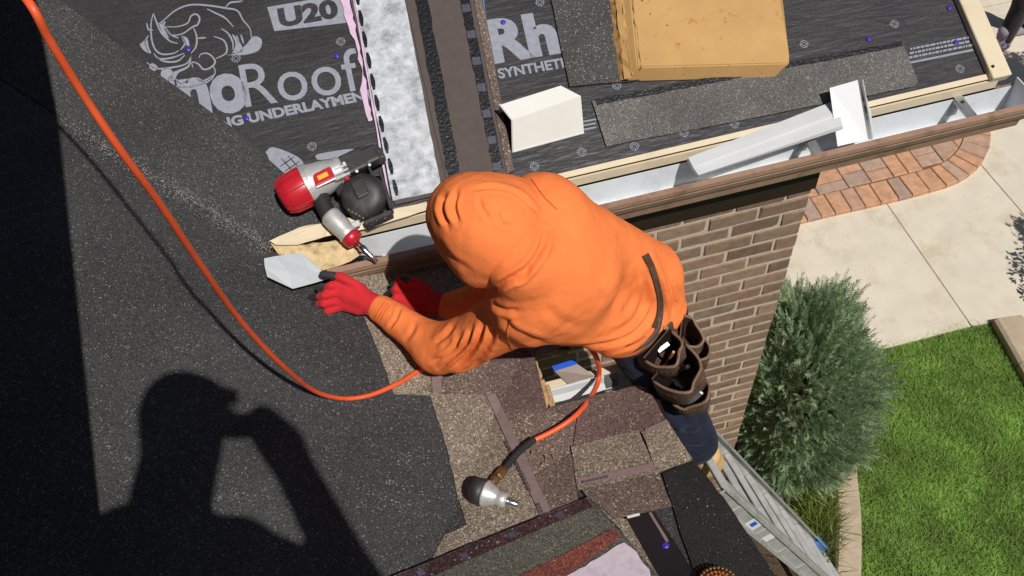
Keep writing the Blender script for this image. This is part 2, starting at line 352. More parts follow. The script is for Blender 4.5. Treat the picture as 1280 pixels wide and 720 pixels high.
M['wood'] = vary('splintered_wood', S(190, 156, 112), 0.35, 60, 0.8, 0.3, bs=0.5, bscale=120)
M['sawdust'] = vary('pale_granule_dust', S(150, 145, 136), 0.3, 100, 0.9, 0.2, bs=0)
M['phone'] = vary('black_glass', (0.01, 0.01, 0.01), 0.1, 10, 0.15, bs=0)

# ================================================================== ground
def flat(name, poly, z0, z1, mat, parent=None, b=0.0):
    v, f = g_prism([np.array([x, y, z0]) for x, y in poly], np.array([0, 0, z1-z0]))
    return mk(name, v, f, mat, parent)
def struct(o): o['kind'] = 'structure'; return o
v, f = g_prism([np.array([x, y, -0.3]) for x, y in ((-60, -60), (60, -60), (60, 60), (-60, 60))], np.array([0, 0, 0.3]))
struct(mk('ground', v, f, M['turf']))
struct(flat('planting_bed', [(1.5, -0.5), (2.6, -0.5), (1.72, 0.85), (2.0, 1.29), (2.16, 1.63), (2.28, 1.92), (2.46, 2.2), (2.75, 2.62), (1.5, 2.62)], -0.05, 0.012, M['soil']))
struct(flat('planting_bed', [(3.92, 2.60), (3.86, 1.9), (3.6, 0.4), (6.5, 0.4), (6.5, 2.25), (4.3, 2.25)], -0.05, 0.013, M['soil']))
cw = thing('concrete_walk', (4, 3.2, 0), None, None); cw['kind'] = 'structure'
for poly in ([(1.5, 2.66), (3.596, 2.655), (3.596, 5.6), (1.5, 5.6)],
             [(3.606, 2.655), (3.95, 2.63), (4.30, 2.27), (4.545, 2.27), (4.485, 3.9), (4.45, 5.6), (3.606, 5.6)],
             [(4.556, 2.27), (8.4, 2.27), (8.4, 5.75), (4.43, 5.75), (4.496, 3.9)],
             [(1.5, 5.762), (8.4, 5.762), (8.4, 11), (1.5, 11)]):
    v, f = g_prism([np.array([x, y, -0.06]) for x, y in poly], np.array([0, 0, 0.09]))
    mk('concrete_slab', v, f, M['concrete'], cw)
flat('joint_filler', [(1.55, 2.7), (3.7, 2.7), (4.4, 2.32), (8.3, 2.32), (8.3, 10.9), (1.55, 10.9)], -0.05, 0.0245, M['kerb'], cw)

# edging kerbs : curved run of cast segments
def edging(ctrl, width, seg_len, label):
    P = catmull([np.array([x, y, 0.0]) for x, y in ctrl], 16); root = thing('concrete_edging', P[len(P)//2], label, 'edging', 'concrete lawn edging')
    L = np.concatenate([[0], np.cumsum(np.linalg.norm(np.diff(P, axis=0), axis=1))])
    s = 0
    while s < L[-1]-0.1:
        e = min(s+seg_len, L[-1]); ss = np.linspace(s, e-0.008, 8)
        Q = np.stack([np.interp(ss, L, P[:, k]) for k in range(3)], 1); T = np.gradient(Q, axis=0)
        V, Fc = [], []; prof = [(-0.5, -0.05), (-0.5, 0.085), (-0.40, 0.102), (0.40, 0.102), (0.5, 0.085), (0.5, -0.05)]
        for q, tt in zip(Q, T):
            nrm = unit(np.array([-tt[1], tt[0], 0]))
            V += [q + nrm*a*width + np.array([0, 0, z]) for a, z in prof]
        n = len(prof)
        for i in range(len(Q)-1):
            for k in range(n): Fc.append([i*n+k, i*n+(k+1) % n, (i+1)*n+(k+1) % n, (i+1)*n+k])
        Fc += [list(range(n))[::-1], [(len(Q)-1)*n+k for k in range(n)]]
        bm = bmesh.new(); vv = [bm.verts.new(x) for x in V]
        for q in Fc: bm.faces.new([vv[i] for i in q])
        mkbm('edging_segment', bm, M['kerb'], root)
        s = e
    return root
edging([(2.70, 2.6), (2.47, 2.24), (2.28, 1.93), (2.16, 1.64), (1.985, 1.30), (1.7, 0.85), (1.35, 0.4)], 0.145, 0.42, 'curved pale concrete edging running from under the juniper along the lawn')
edging([(3.835, 2.615), (3.80, 2.3), (3.745, 1.9), (3.64, 1.4), (3.5, 0.8)], 0.2, 0.36, 'wide concrete edging strip starting at the walk on the far side of the lawn')

# paver patio
pt = thing('paver_patio', (3.4, 4.6, 0.03), None, None); pt['kind'] = 'structure'
outer = [(1.55, 3.85), (3.2, 3.85), (3.75, 3.84)] + [(4.03+0.79*math.sin(a), 4.64-0.79*math.cos(a)) for a in np.linspace(0.02, math.pi/2-0.02, 12)] + [(4.82, 5.0), (4.82, 5.7)]
OP = np.array(outer); L = np.concatenate([[0], np.cumsum(np.linalg.norm(np.diff(OP, axis=0), axis=1))])
def opt(s, inn):
    p = np.array([np.interp(s, L, OP[:, 0]), np.interp(s, L, OP[:, 1])])
    a = np.array([np.interp(s-0.03, L, OP[:, 0]), np.interp(s-0.03, L, OP[:, 1])]); b_ = np.array([np.interp(s+0.03, L, OP[:, 0]), np.interp(s+0.03, L, OP[:, 1])])
    t_ = unit(b_-a); return p + inn*np.array([-t_[1], t_[0]])
def paver(poly, dz):
    bm = bmesh.new(); bm.faces.new([bm.verts.new((x, y, 0.03)) for x, y in poly])
    r = bmesh.ops.extrude_face_region(bm, geom=bm.faces[:]); ev = [e for e in r['geom'] if isinstance(e, bmesh.types.BMVert)]
    bmesh.ops.translate(bm, verts=ev, vec=(0, 0, 0.04+dz)); bmesh.ops.recalc_face_normals(bm, faces=bm.faces[:])
    top = [e for e in bm.edges if all(v.co.z > 0.05 for v in e.verts)]
    bmesh.ops.bevel(bm, geom=top, offset=0.005, segments=1, affect='EDGES')
    mkbm('paver', bm, M['paver'], pt)
s = 0.9
while s < L[-1]-0.3:
    wd_ = random.choice((0.115, 0.13, 0.145)); g = 0.0035
    paver([opt(s+g, 0), opt(s+wd_-g, 0), opt(s+wd_-g, 0.205), opt(s+g, 0.205)], random.uniform(-0.002, 0.003)); s += wd_
inner = [tuple(opt(q, 0.212)) for q in np.linspace(0.0, L[-1], 46)]
def clip(poly, edge):
    out = []
    for i in range(len(edge)-1):
        a, b_ = np.array(edge[i]), np.array(edge[i+1])
        if np.linalg.norm(b_-a) < 1e-6: continue
        side = lambda p: (b_[0]-a[0])*(p[1]-a[1])-(b_[1]-a[1])*(p[0]-a[0])
        res = []
        for k in range(len(poly)):
            p, q = np.array(poly[k]), np.array(poly[(k+1) % len(poly)]); sp, sq = side(p), side(q)
            if sp >= 0: res.append(tuple(p))
            if sp*sq < 0: res.append(tuple(p+(q-p)*sp/(sp-sq)))
        poly = res
        if len(poly) < 3: return []
    return poly
x = 2.0
while x < 4.62:
    wx = random.choice((0.125, 0.19, 0.25, 0.19)); y = 4.06 - random.uniform(0, 0.2)
    while y < 5.45:
        ly = random.choice((0.125, 0.19, 0.25, 0.31)); g = 0.0035
        c = clip([(x+g, y+g), (x+wx-g, y+g), (x+wx-g, y+ly-g), (x+g, y+ly-g)], inner)
        if len(c) >= 3:
            cc = np.array(c); ar = 0.5*abs(np.dot(cc[:, 0], np.roll(cc[:, 1], 1))-np.dot(cc[:, 1], np.roll(cc[:, 0], 1)))
            if ar > 0.003: paver(c, random.uniform(-0.002, 0.003))
        y += ly
    x += wx
v, f = g_prism([np.array([a, b_, 0.024]) for a, b_ in [tuple(opt(q, 0.01)) for q in np.linspace(0.0, L[-1], 40)] + [(1.55, 5.7)]], np.array([0, 0, 0.034]))
mk('joint_sand', v, f, M['sandbed'], pt)

# ================================================================== house walls
ZT = H-2.475; BH, BL = 0.0765, 0.2055; XR, YW = 1.482, 1.97
bw = thing('brick_wall', (XR/2, YW, 0), 'brown brick wall with pale mortar below the brown gutter, beside the juniper', 'wall')
v, f = g_prism([np.array([x, y, 0]) for x, y in ((-0.6, YW+0.004), (XR-0.004, YW+0.004), (XR-0.004, 4.6), (-0.6, 4.6))], np.array([0, 0, H-2.32]))
mk('mortar', v, f, M['mortar'], bw)
def brick_mesh(name, l):
    bm = bmesh.new(); v, f = g_box((0, 0, 0), np.eye(3), (l/2, 0.05, (BH-0.0125)/2)); vv = [bm.verts.new(q) for q in v]
    for q in f: bm.faces.new([vv[i] for i in q])
    bmesh.ops.bevel(bm, geom=bm.edges[:], offset=0.004, segments=1, affect='EDGES')
    for q in bm.verts: q.co += Vector((random.uniform(-1, 1), random.uniform(-1, 1), random.uniform(-1, 1)))*0.0022
    me = bpy.data.meshes.new(name); bmesh.ops.recalc_face_normals(bm, faces=bm.faces[:]); bm.to_mesh(me); bm.free(); me.materials.append(M['brick']); return me
full = [brick_mesh('brick_full', BL-0.0125) for _ in range(6)]; half = [brick_mesh('brick_half', BL/2-0.0125) for _ in range(4)]
rest = []; k = -3; nb = 0
while True:
    zc = ZT - (k+0.5)*BH
    if zc < 0.02: break
    xr = XR; first = (k % 2 == 0)
    while xr > -0.5:
        l = BL/2 if first else BL
        cx = xr - l/2 + 0.005
        if cx > 0.32 and k < 37:
            o = bpy.data.objects.new('brick', random.choice(half if first else full)); COL.objects.link(o); o.parent = bw
            o.location = Vector((cx, YW+0.05+random.uniform(-0.0025, 0.0025), zc)) - Vector(OFF[bw]); o.rotation_euler = (random.uniform(-0.01, 0.01), random.uniform(-0.006, 0.006), random.uniform(-0.01, 0.01)); nb += 1
        else: rest.append(g_box((cx, YW+0.05, zc), np.eye(3), ((l-0.0105)/2, 0.05, (BH-0.0125)/2)))
        xr -= l; first = False
    yy = YW + (BL/2 if k % 2 else BL) - 0.1 + 0.11
    while yy < 4.4:
        rest.append(g_box((XR-0.05, yy+BL/2, zc), np.eye(3), (0.05, (BL-0.0125)/2, (BH-0.0125)/2))); yy += BL
    k += 1
v, f = merge(rest); o = mk('brickwork', v, f, M['brick'], bw); o['kind'] = 'stuff'
hw = thing('house_wall', (-1, 0, 0), 'grey house wall standing below the tan and brown shingle slope', 'wall')
for nm, poly, zt in (('wall_panel', [(-2.6, 1.34), (0.16, 1.34), (0.16, 1.955), (-2.6, 1.955)], H-2.72), ('wall_panel', [(-2.6, -2.3), (0.44, -2.3), (0.44, 1.21), (-2.6, 1.21)], H-2.62)):
    v, f = g_prism([np.array([x, y, 0]) for x, y in poly], np.array([0, 0, zt])); mk(nm, v, f, M['siding'], hw)

# ================================================================== roofs
def slab(name, poly, zf, n, h, t, mat, parent):
    pts = [np.array([x, y, zf(x, y)]) + n*h for x, y in poly]
    bm = bmesh.new(); fc = bm.faces.new([bm.verts.new(p) for p in pts]); r = bmesh.ops.extrude_face_region(bm, geom=[fc])
    bmesh.ops.translate(bm, verts=[e for e in r['geom'] if isinstance(e, bmesh.types.BMVert)], vec=Vector(-n*t)); return mkbm(name, bm, mat, parent)
fA = lambda x, y: zA(x); fB = lambda x, y: zB(y); fC = lambda x, y: zC(y)
yv = lambda x: 1.325-((zA(x)-H)+2.41)/SC
YE = 1.27; XE = 0.087
polyA = [(0.42, 1.965), (-0.465, 1.965), (-1.7, 3.2), (-1.7, yv(-1.7)), (XE, YE), (0.27, YE+0.012), (0.27, 1.56), (0.42, 1.56)]
polyC = [(XE, YE), (0.56, YE), (0.56, -2.4), (-1.7, -2.4), (-1.7, yv(-1.7))]
polyB = [(-0.48, 1.98), (2.10, 1.98), (2.10, 4.6), (-3.1, 4.6)]
mr = thing('main_roof', (-0.4, 1.0, zC(1.0)), 'dark granule covered roof slopes meeting in a valley with tan shingles along the eave', 'roof')
slab('roof_deck', polyA, fA, PA.n, -0.006, 0.03, M['wood'], mr)
slab('roof_deck', polyC, fC, PC.n, -0.006, 0.03, M['wood'], mr)
slab('granule_membrane', polyA, fA, PA.n, 0.0, 0.004, M['dark_gran'], mr)
slab('granule_membrane', polyC, fC, PC.n, 0.0, 0.004, M['dark_gran'], mr)
pr = thing('porch_roof', (0.8, 3.0, zB(3.0)), 'roof slope covered in dark printed underlayment above the brown gutter', 'roof')
slab('roof_deck', polyB, fB, PB.n, -0.006, 0.05, M['wood'], pr)
und = slab('underlayment', polyB, fB, PB.n, 0.0, 0.004, M['under'], pr)
_pl = [tuple(PB.at(*q)[:2]) for q in ((430, 276), (400, 252), (352, 214), (292, 161), (225, 112), (172, 75), (75, 0), (-110, -140))]
slab('valley_membrane', [(-0.50, 2.0)] + _pl + [(_pl[-1][0]-1.0, _pl[-1][1]), (-0.5-(_pl[-1][1]-2.0), _pl[-1][1])][1:], fB, PB.n, 0.006, 0.004, M['dark_gran'], pr)
# cream drip edge along the eave and rake board
v, f = merge([g_box((0.93, 1.972, H-2.2), np.eye(3), (1.17, 0.004, 0.036)), g_box((0.93, 1.984, zB(1.984)+0.006), ((1, 0, 0), (0, 1, SB), (0, -SB, 1)), (1.17, 0.010, 0.0015))])
de = mk('drip_edge', v, f, M['cream'], pr)
v, f = merge([g_prism([PB.at(*q, 0.016) for q in ((1196, -1), (1224, -1), (1252, 94), (1239, 99))], PB.n*0.010)])
ax = (np.array([1, 0, 0]), unit((0, 1, SB)), PB.n)
rk = mk('rake_trim', *g_bevbox(np.array([2.10, 3.26, zB(3.26)]) + PB.n*0.008, ax, (0.036, 1.40, 0.02), 0.003, 1), M['cream'], pr)
mk('rake_fascia', *g_box(np.array([2.122, 3.27, zB(3.27)]) - PB.n*0.10, ax, (0.012, 1.39, 0.085), ), M['cream'], pr)
mk('screw_head', *g_cyl(PB.at(1241, 83, 0.027), PB.at(1241, 83, 0.031), 0.006, n=12), M['dark_metal'], rk)
mk('soffit', *g_box((0.8, 1.98, H-2.335), np.eye(3), (1.28, 0.06, 0.006)), M['soffit'], pr)
mk('fascia_board', *g_box((0.9, 1.985, H-2.275), np.eye(3), (1.19, 0.008, 0.053)), M['fascia_and_shade'], pr)

# upper gable roof out of frame : its rake throws the dark shade along the valley
ur = thing('unseen_upper_roof', (-1.6, 1.2, H-0.6), 'overhanging upper gable roof slope rising beside the valley, beyond the picture', 'roof')
zU = lambda y: H-0.97+0.63*(y-0.53)
uv = [np.array([x, y, zU(y)]) for x, y in ((-0.68, -0.25), (-0.68, 3.4), (-3.2, 3.4), (-3.2, -0.25))]
v, f = g_prism([p-np.array([0, 0, 0.16]) for p in uv], np.array([0, 0, 0.16])); mk('unseen_roof_slab', v, f, M['fascia_and_shade'], ur)
bm = bmesh.new()
P4 = [(-1.38, 0.1), (-1.38, 3.3), (-3.0, 3.3), (-3.0, 0.1)]
lo_ = [bm.verts.new((x, y, H-2.2)) for x, y in P4]; hi_ = [bm.verts.new((x, y, zU(y)-0.17)) for x, y in P4]
bm.faces.new(lo_[::-1]); bm.faces.new(hi_)
for i in range(4): bm.faces.new([lo_[i], lo_[(i+1) % 4], hi_[(i+1) % 4], hi_[i]])
mkbm('unseen_gable_wall', bm, M['siding'], ur)

mk('gutter_shade_strip', *g_box((0.55, YW-0.008, H-2.416), np.eye(3), (0.935, 0.008, 0.084)), M['fascia_and_shade'], pr)  # added dark strip, gutter's shade on the brick put in as colour

mk('rake_board', *g_box((0.585, 0.2, zC(0.2)-0.09), ((1, 0, 0), (0, 1, -SC), (0, SC, 1)), (0.014, 1.08, 0.085)), M['fascia_and_shade'], mr)
# ------------------------------------------------------------------ gutters
def extrude_profile(prof, p0, p1, yax, mat, name, parent, thick=0.002):
    """open polyline profile (a along yax, z) swept from p0 to p1 with thickness"""
    p0 = np.array(p0, float); p1 = np.array(p1, float); yax = unit(yax); up = np.array([0, 0, 1.0]); pr_ = np.array(prof)
    d = np.gradient(pr_, axis=0); nn = np.stack([-d[:, 1], d[:, 0]], 1); nn /= np.linalg.norm(nn, axis=1)[:, None]
    loop = list(pr_) + list((pr_ + nn*thick)[::-1]); n = len(loop); V = []
    for p in (p0, p1): V += [p + yax*a + up*z for a, z in loop]
    Fc = [[i, (i+1) % n, n+(i+1) % n, n+i] for i in range(n)]
    m_ = len(prof)
    for base in (0, n):
        for i in range(m_-1): Fc.append([base+i, base+i+1, base+n-2-i, base+n-1-i])
    bm = bmesh.new(); vv = [bm.verts.new(x) for x in V]
    for q in Fc: bm.faces.new([vv[i] for i in q])
    return mkbm(name, bm, mat, parent)
YF, ZF = 1.842, H-2.20
XL = onZ(408, 336, ZF)[0]
gt = thing('eave_gutter', (0.9, 1.9, ZF-0.12), 'long brown gutter with white inside along the cream edged eave above the brick wall', 'gutter')
out_prof = [(0.022, 0.0), (0.0, 0.0), (0.0, -0.016), (0.011, -0.021), (0.012, -0.032), (0.009, -0.036), (0.017, -0.062), (0.032, -0.088), (0.036, -0.118), (0.126, -0.118), (0.126, 0.002)]
extrude_profile(out_prof, (XL, YF, ZF), (2.175, YF, ZF), (0, 1, 0), M['gutter_brown'], 'gutter_shell', gt, -0.0015)
in_prof = [(0.020, -0.003), (0.016, -0.006), (0.014, -0.04), (0.020, -0.062), (0.036, -0.086), (0.044, -0.112), (0.120, -0.112), (0.1225, -0.004)]
extrude_profile(in_prof, (XL+0.06, YF, ZF), (2.17, YF, ZF), (0, 1, 0), M['trough'], 'trough', gt, 0.0015)
capp = [(0.0, 0.0), (0.003, -0.05), (0.030, -0.088), (0.036, -0.117), (0.125, -0.117), (0.125, 0.03), (0.06, 0.03)]
v, f = g_prism([np.array([2.171, YF+a, ZF+z]) for a, z in capp], np.array([0.004, 0, 0])); mk('end_cap', v, f, M['trough'], gt)
def hanger(x, tilt=0.0):
    w_ = 0.016
    v, f = merge([g_box((x, YF+0.068, ZF-0.004), ((1, 0, 0), (0, 1, 0.1), (0, -0.1, 1)), (w_, 0.062, 0.0015)),
                  g_box((x, YF+0.118, ZF-0.04), np.eye(3), (w_, 0.0015, 0.04)), g_box((x, YF+0.017, ZF-0.02), np.eye(3), (w_, 0.0015, 0.018)),
                  g_box((x-w_, YF+0.068, ZF-0.009), np.eye(3), (0.0012, 0.06, 0.005)), g_box((x+w_, YF+0.068, ZF-0.009), np.eye(3), (0.0012, 0.06, 0.005))])
    h_ = mk('hanger', v, f, M['galv'], gt)
    mk('screw', *g_cyl((x, YF+0.095, ZF-0.004), (x, YF+0.095, ZF+0.004), 0.006, n=10), M['dark_metal'], h_)
for xh in (onZ(1198, 122, ZF)[0], onZ(1018, 182, ZF)[0], 0.3): hanger(xh)

def strip3(rows, name, mat, par, thick=0.0025):
    V = []; n_ = len(rows[0])
    for r in rows: V += r
    Fc = [[i*n_+k, i*n_+k+1, (i+1)*n_+k+1, (i+1)*n_+k] for i in range(len(rows)-1) for k in range(n_-1)]
    bm = bmesh.new(); vv = [bm.verts.new(x) for x in V]
    for q in Fc: bm.faces.new([vv[i] for i in q])
    bmesh.ops.recalc_face_normals(bm, faces=bm.faces[:]); bmesh.ops.solidify(bm, geom=bm.faces[:], thickness=thick)
    return mkbm(name, bm, mat, par)

# ================================================================== print on the underlayment
def ribbon(pix, w, plane, h, closed=False):
    P = catmull([np.array([*q, 0.0]) for q in pix], 5)[:, :2]; T = np.gradient(P, axis=0); V, Fc = [], []
    n_ = len(P)
    for i, (p, t_) in enumerate(zip(P, T)):
        nn = np.array([-t_[1], t_[0]])/max(np.linalg.norm(t_), 1e-6); ww = w*(0.45+0.55*math.sin(math.pi*min(max(i/(n_-1), 0.06), 0.94)))
        V += [plane.at(*(p+nn*ww/2), h), plane.at(*(p-nn*ww/2), h)]
    Fc = [[2*i, 2*i+1, 2*i+3, 2*i+2] for i in range(n_-1)]
    return V, Fc
def fillp(pix, plane, h):
    P = catmull([np.array([*q, 0.0]) for q in pix+pix[:1]], 4)[:-1, :2]; return [plane.at(*p, h) for p in P], [list(range(len(P)))]
def text_mesh(s, bold=0.0, ital=0.0):
    c = bpy.data.curves.new('lettering', 'FONT'); c.body = s; c.offset = bold; c.resolution_u = 4
    o = bpy.data.objects.new('lettering', c); COL.objects.link(o); dg = bpy.context.evaluated_depsgraph_get()
    me = bpy.data.meshes.new_from_object(o.evaluated_get(dg)); v = np.array([tuple(q.co) for q in me.vertices]); f = [list(p.vertices) for p in me.polygons]
    bpy.data.objects.remove(o); bpy.data.curves.remove(c); bpy.data.meshes.remove(me); return v, f
def lettering(s, p0, p1, ptop, plane, h, mat, parent, bold=0.0, name='printed_lettering'):
    """text whose box runs from pixel p0 to p1 along the baseline, with cap top at ptop above p0"""
    v, f = text_mesh(s, bold); a, b_ = v[:, 0].min(), v[:, 0].max(); caph = 0.73
    O = plane.at(*p0, h); X = plane.at(*p1, h)-O; Y = plane.at(*ptop, h)-O
    vv = np.array([O + X*((x-a)/(b_-a)) + Y*(y/caph) for x, y, _ in v]); return mk(name, vv, f, mat, parent)
hp = 0.0016
lettering('Rhino', (122, 158), (312, 134), (112, 92), PB, hp, M['print'], und, 0.045)
lettering('Roof', (307, 134), (455, 112), (297, 78), PB, hp, M['print'], und, 0.0)
lettering('SYNTHETIC ROOFING UNDERLAYMENT', (96, 196), (470, 122), (93, 184), PB, hp, M['print'], und, 0.045)
lettering('Rhino', (614, 77), (806, 46), (603, 26), PB, hp, M['print'], und, 0.05)
lettering('SYNTHETIC ROOFING UNDERLAYMENT', (624, 98), (948, 42), (621, 86), PB, hp, M['print'], und, 0.03)
mk('printed_panel', [PB.at(*q, hp) for q in ((334, 9), (437, -9), (437, 28), (343, 39))], [[0, 1, 2, 3]], M['print'], und)
lettering('U20', (350, 33), (424, 20), (346, 11), PB, hp+0.0012, M['under'], und, 0.05, 'panel_lettering')
# horned animal emblem in line work (traced strokes, 4.5x crop at 170,0)
cr = lambda L_: [(170+x/4.5, y/4.5) for x, y in L_]
st = [[(120, 140), (160, 110), (220, 60), (300, 28), (400, 30), (500, 45), (570, 60), (600, 110), (640, 160), (650, 215)], [(500, 45), (530, 15), (570, 10), (600, 5)],
      [(98, 75), (85, 130), (88, 220), (110, 280), (150, 305), (210, 300), (240, 285)], [(98, 75), (110, 110), (140, 180), (190, 230), (235, 245)], [(150, 130), (190, 190), (240, 215)],
      [(170, 150), (230, 150), (290, 130), (310, 90), (340, 80), (358, 105), (345, 140), (320, 150), (260, 190), (200, 195), (165, 160)], [(320, 150), (340, 200), (338, 260), (310, 300)],
      [(260, 200), (275, 245), (250, 280)], [(110, 320), (160, 345), (230, 345), (275, 310)], [(100, 300), (130, 330), (200, 325), (270, 300)], [(60, 350), (110, 385), (200, 380), (280, 360), (310, 320)],
      [(320, 380), (315, 350), (350, 360), (380, 390), (420, 380), (445, 350), (430, 320), (400, 300), (365, 305), (355, 325)], [(220, 400), (185, 440), (190, 475), (240, 490), (330, 485), (410, 455), (445, 410), (435, 370)],
      [(400, 50), (450, 75), (500, 100), (548, 150)], [(480, 160), (520, 190), (545, 240), (545, 280)], [(440, 205), (490, 225), (510, 260), (505, 300), (450, 330)], [(345, 215), (395, 212)],
      [(60, 130), (70, 165), (95, 170)], [(70, 200), (50, 240), (75, 300)], [(220, 440), (250, 470), (280, 455)], [(340, 445), (380, 455), (440, 420)], [(565, 200), (580, 240)], [(590, 195), (605, 245)]]
v, f = merge([ribbon(cr(q), 2.2, PB, hp) for q in st]); emb = mk('printed_emblem', v, f, M['print'], und)
v, f = merge([fillp(cr(q), PB, hp) for q in ([(500, 310), (560, 300), (620, 250), (660, 205), (700, 215), (708, 250), (680, 290), (600, 310)], [(540, 300), (560, 250), (540, 190), (585, 240), (600, 290)],
    [(130, 140), (165, 120), (160, 160), (185, 215), (150, 185)], [(20, 250), (60, 220), (70, 260), (85, 300), (45, 285)], [(190, 440), (225, 400), (290, 370), (310, 310), (300, 375), (240, 410), (215, 450)], [(255, 200), (290, 215), (300, 260), (270, 240)], [(70, 385), (90, 355), (125, 380), (100, 400)])]); mk('printed_emblem', v, f, M['print'], und)
v, f = merge([fillp(q, PB, hp) for q in ([(332, 190), (342, 184), (372, 196), (380, 208), (372, 218), (345, 212)], [(394, 196), (400, 192), (440, 186), (443, 192), (402, 200)])])
mk('printed_emblem', v, f, M['print'], und)
v, f = merge([ribbon(q, 1.4, PB, hp+0.001) for q in ([(352, 198), (366, 214)], [(360, 195), (375, 211)], [(350, 208), (368, 196)], [(356, 214), (374, 202)])]); mk('printed_emblem', v, f, M['under'], und)
lettering('Wrap', (366, 222), (382, 212), (362, 216), PB, hp+0.0005, M['print'], und, 0.03)
lettering('U.S.', (437, 207), (452, 204), (436, 202), PB, hp, M['print'], und, 0.02)
lettering('Rhino', (438, 217), (458, 213), (437, 211), PB, hp, M['print'], und, 0.02)
def target(px_, py_):
    c = PB.at(px_, py_, hp); u = np.array([1, 0, 0]); w = unit((0, 1, SB)); parts = []
    for r0, r1 in ((0.0125, 0.0148), (0.0062, 0.0080)):
        V = []
        for k in range(24):
            a = 2*math.pi*k/24; d = u*math.cos(a)+w*math.sin(a); V += [c+d*r0, c+d*r1]
        parts.append((V, [[2*k, 2*k+1, (2*k+3) % 48, (2*k+2) % 48] for k in range(24)]))
    for d, e in ((u, w), (w, u)):
        for sg in (-1, 1): parts.append(([c+d*sg*0.005-e*0.0008, c+d*sg*0.005+e*0.0008, c+d*sg*0.018+e*0.0008, c+d*sg*0.018-e*0.0008], [[0, 1, 2, 3]]))
    v, f = merge(parts); mk('target_mark', v, f, M['print'], und)
for q in ((295, 73), (426, 52), (390, 183), (727, 190), (793, 183), (855, 166), (918, 155), (675, 3), (1005, 55), (1118, 30), (1200, 86), (668, 208), (771, 107), (1040, 150)): target(*q)
for q in ((235, 62), (421, 70), (308, 148), (629, 28), (1187, 10), (1195, 53), (1086, 49)):
    c = PB.at(*q, 0.002); v, f = g_lathe(c, c+PB.n*0.006, [(0, 0.0095), (0.3, 0.0095), (0.6, 0.0075), (0.62, 0.004), (1, 0.0035)], 16); mk('cap_nail', v, f, M['purple'], und, True)
bars = []
for r_ in range(3):
    x = 1138 - r_
    while x < 1212:
        w_ = random.uniform(2, 7); y0 = 60 + r_*5.2 - (x-1138)*0.2
        bars.append(([PB.at(x, y0, hp), PB.at(x+w_, y0-0.2*w_, hp), PB.at(x+w_, y0-0.2*w_+2.6, hp), PB.at(x, y0+2.6, hp)], [[0, 1, 2, 3]])); x += w_+1.1
bars.append(([PB.at(1138, 77, hp), PB.at(1216, 61, hp), PB.at(1217, 63.5, hp), PB.at(1138, 79.5, hp)], [[0, 1, 2, 3]]))
for r_ in range(3):
    bars.append(([PB.at(729, 151+r_*5, hp), PB.at(745, 148+r_*5, hp), PB.at(745, 150+r_*5, hp), PB.at(729, 153+r_*5, hp)], [[0, 1, 2, 3]]))
v, f = merge(bars); mk('fine_print', v, f, M['print'], und)

# ================================================================== loose shingles on the porch roof
sg1 = thing('loose_shingle', PB.at(945, 120), 'long dark grey shingle lying along the porch roof under the carton corner', 'shingle', 'loose shingles on the porch roof')
sheet('shingle_mat', [(740, 126), (1128, 52), (1148, 102), (1142, 108), (758, 183)], PB, 0.010, 0.005, M['grey_gran'], sg1, 0.5, 18)
sheet('sealant_strip', [(744, 124), (1127, 51), (1129, 57), (747, 131)], PB, 0.013, 0.002, M['sealant'], sg1, 0.8, 8)
sg2 = thing('loose_shingle', PB.at(730, 50), 'dark speckled shingle lying upright between the white box and the carton', 'shingle', 'loose shingles on the porch roof')
sheet('shingle_mat', [(688, -6), (766, -6), (800, 100), (712, 108)], PB, 0.012, 0.006, M['dark_gran2'], sg2, 0.5, 18)
# face-down strip with white film
fs = thing('film_backed_shingle', PB.at(500, 120), 'shingle strip laid face down with smudged white film and black sealant dashes', 'shingle')
sheet('shingle_mat', [(437, -4), (512, -4), (562, 240), (494, 256)], PB, 0.012, 0.006, M['shingle_back'], fs, 0.4, 20)
sheet('release_film', [(442, -4), (505, -4), (552, 238), (491, 251)], PB, 0.0145, 0.002, M['film'], fs, 0.5, 14)
for k_ in range(10):
    t0 = (k_*26.5-14); y0, y1 = t0, t0+20
    fx = lambda y: 447.0+0.172*y+0.00012*y*y
    v, f = ribbon([(fx(y0), y0), (fx((y0+y1)/2)+0.4, (y0+y1)/2), (fx(y1), y1)], 5.6, PB, 0.0165)
    v2 = [np.asarray(p)-PB.n*0.002 for p in v]; n_ = len(v)
    mk('sealant_dash', v, f, M['sealant'], fs)
sheet('edge_film', [(441, -4), (443, -4), (488, 250), (486, 252)], PB, 0.0145, 0.002, M['pink'], fs, 0.4, 14)
pk = sheet('pink_release_film', [(423, -4), (437, -4), (466, 150), (461, 152), (455, 132), (450, 112), (453, 96), (446, 60), (436, 34)], PB, 0.009, 0.0015, M['pink'], None, 1.6, 7)
props(pk, 'torn strip of pink film sticking out beside the film backed shingle and the print', 'film', 'pink release film scraps')
bs = thing('face_down_shingle', PB.at(575, 110), 'grey brown shingle strip laid face down with two black sealant bands', 'shingle')
sheet('shingle_mat', [(506, -4), (603, -4), (643, 214), (562, 243)], PB, 0.017, 0.008, M['shingle_back'], bs, 0.4, 20)
sheet('sealant_band', [(518, -4), (534, -4), (577, 226), (562, 232)], PB, 0.019, 0.002, M['sealant'], bs, 0.9, 7)
sb_ = sheet('sealant_band', [(574, -4), (586, -4), (629, 210), (617, 216)], PB, 0.019, 0.002, M['sealant'], bs, 0.7, 7)
for k_ in range(7):
    y0 = 6+k_*33; xx = 574+0.195*y0+1.5
    sheet('printed_square', [(xx, y0), (xx+10, y0-1.5), (xx+12, y0+8), (xx+2, y0+9.5)], PB, 0.0202, 0.001, M['sealant_print'], sb_, 0.4, 6)
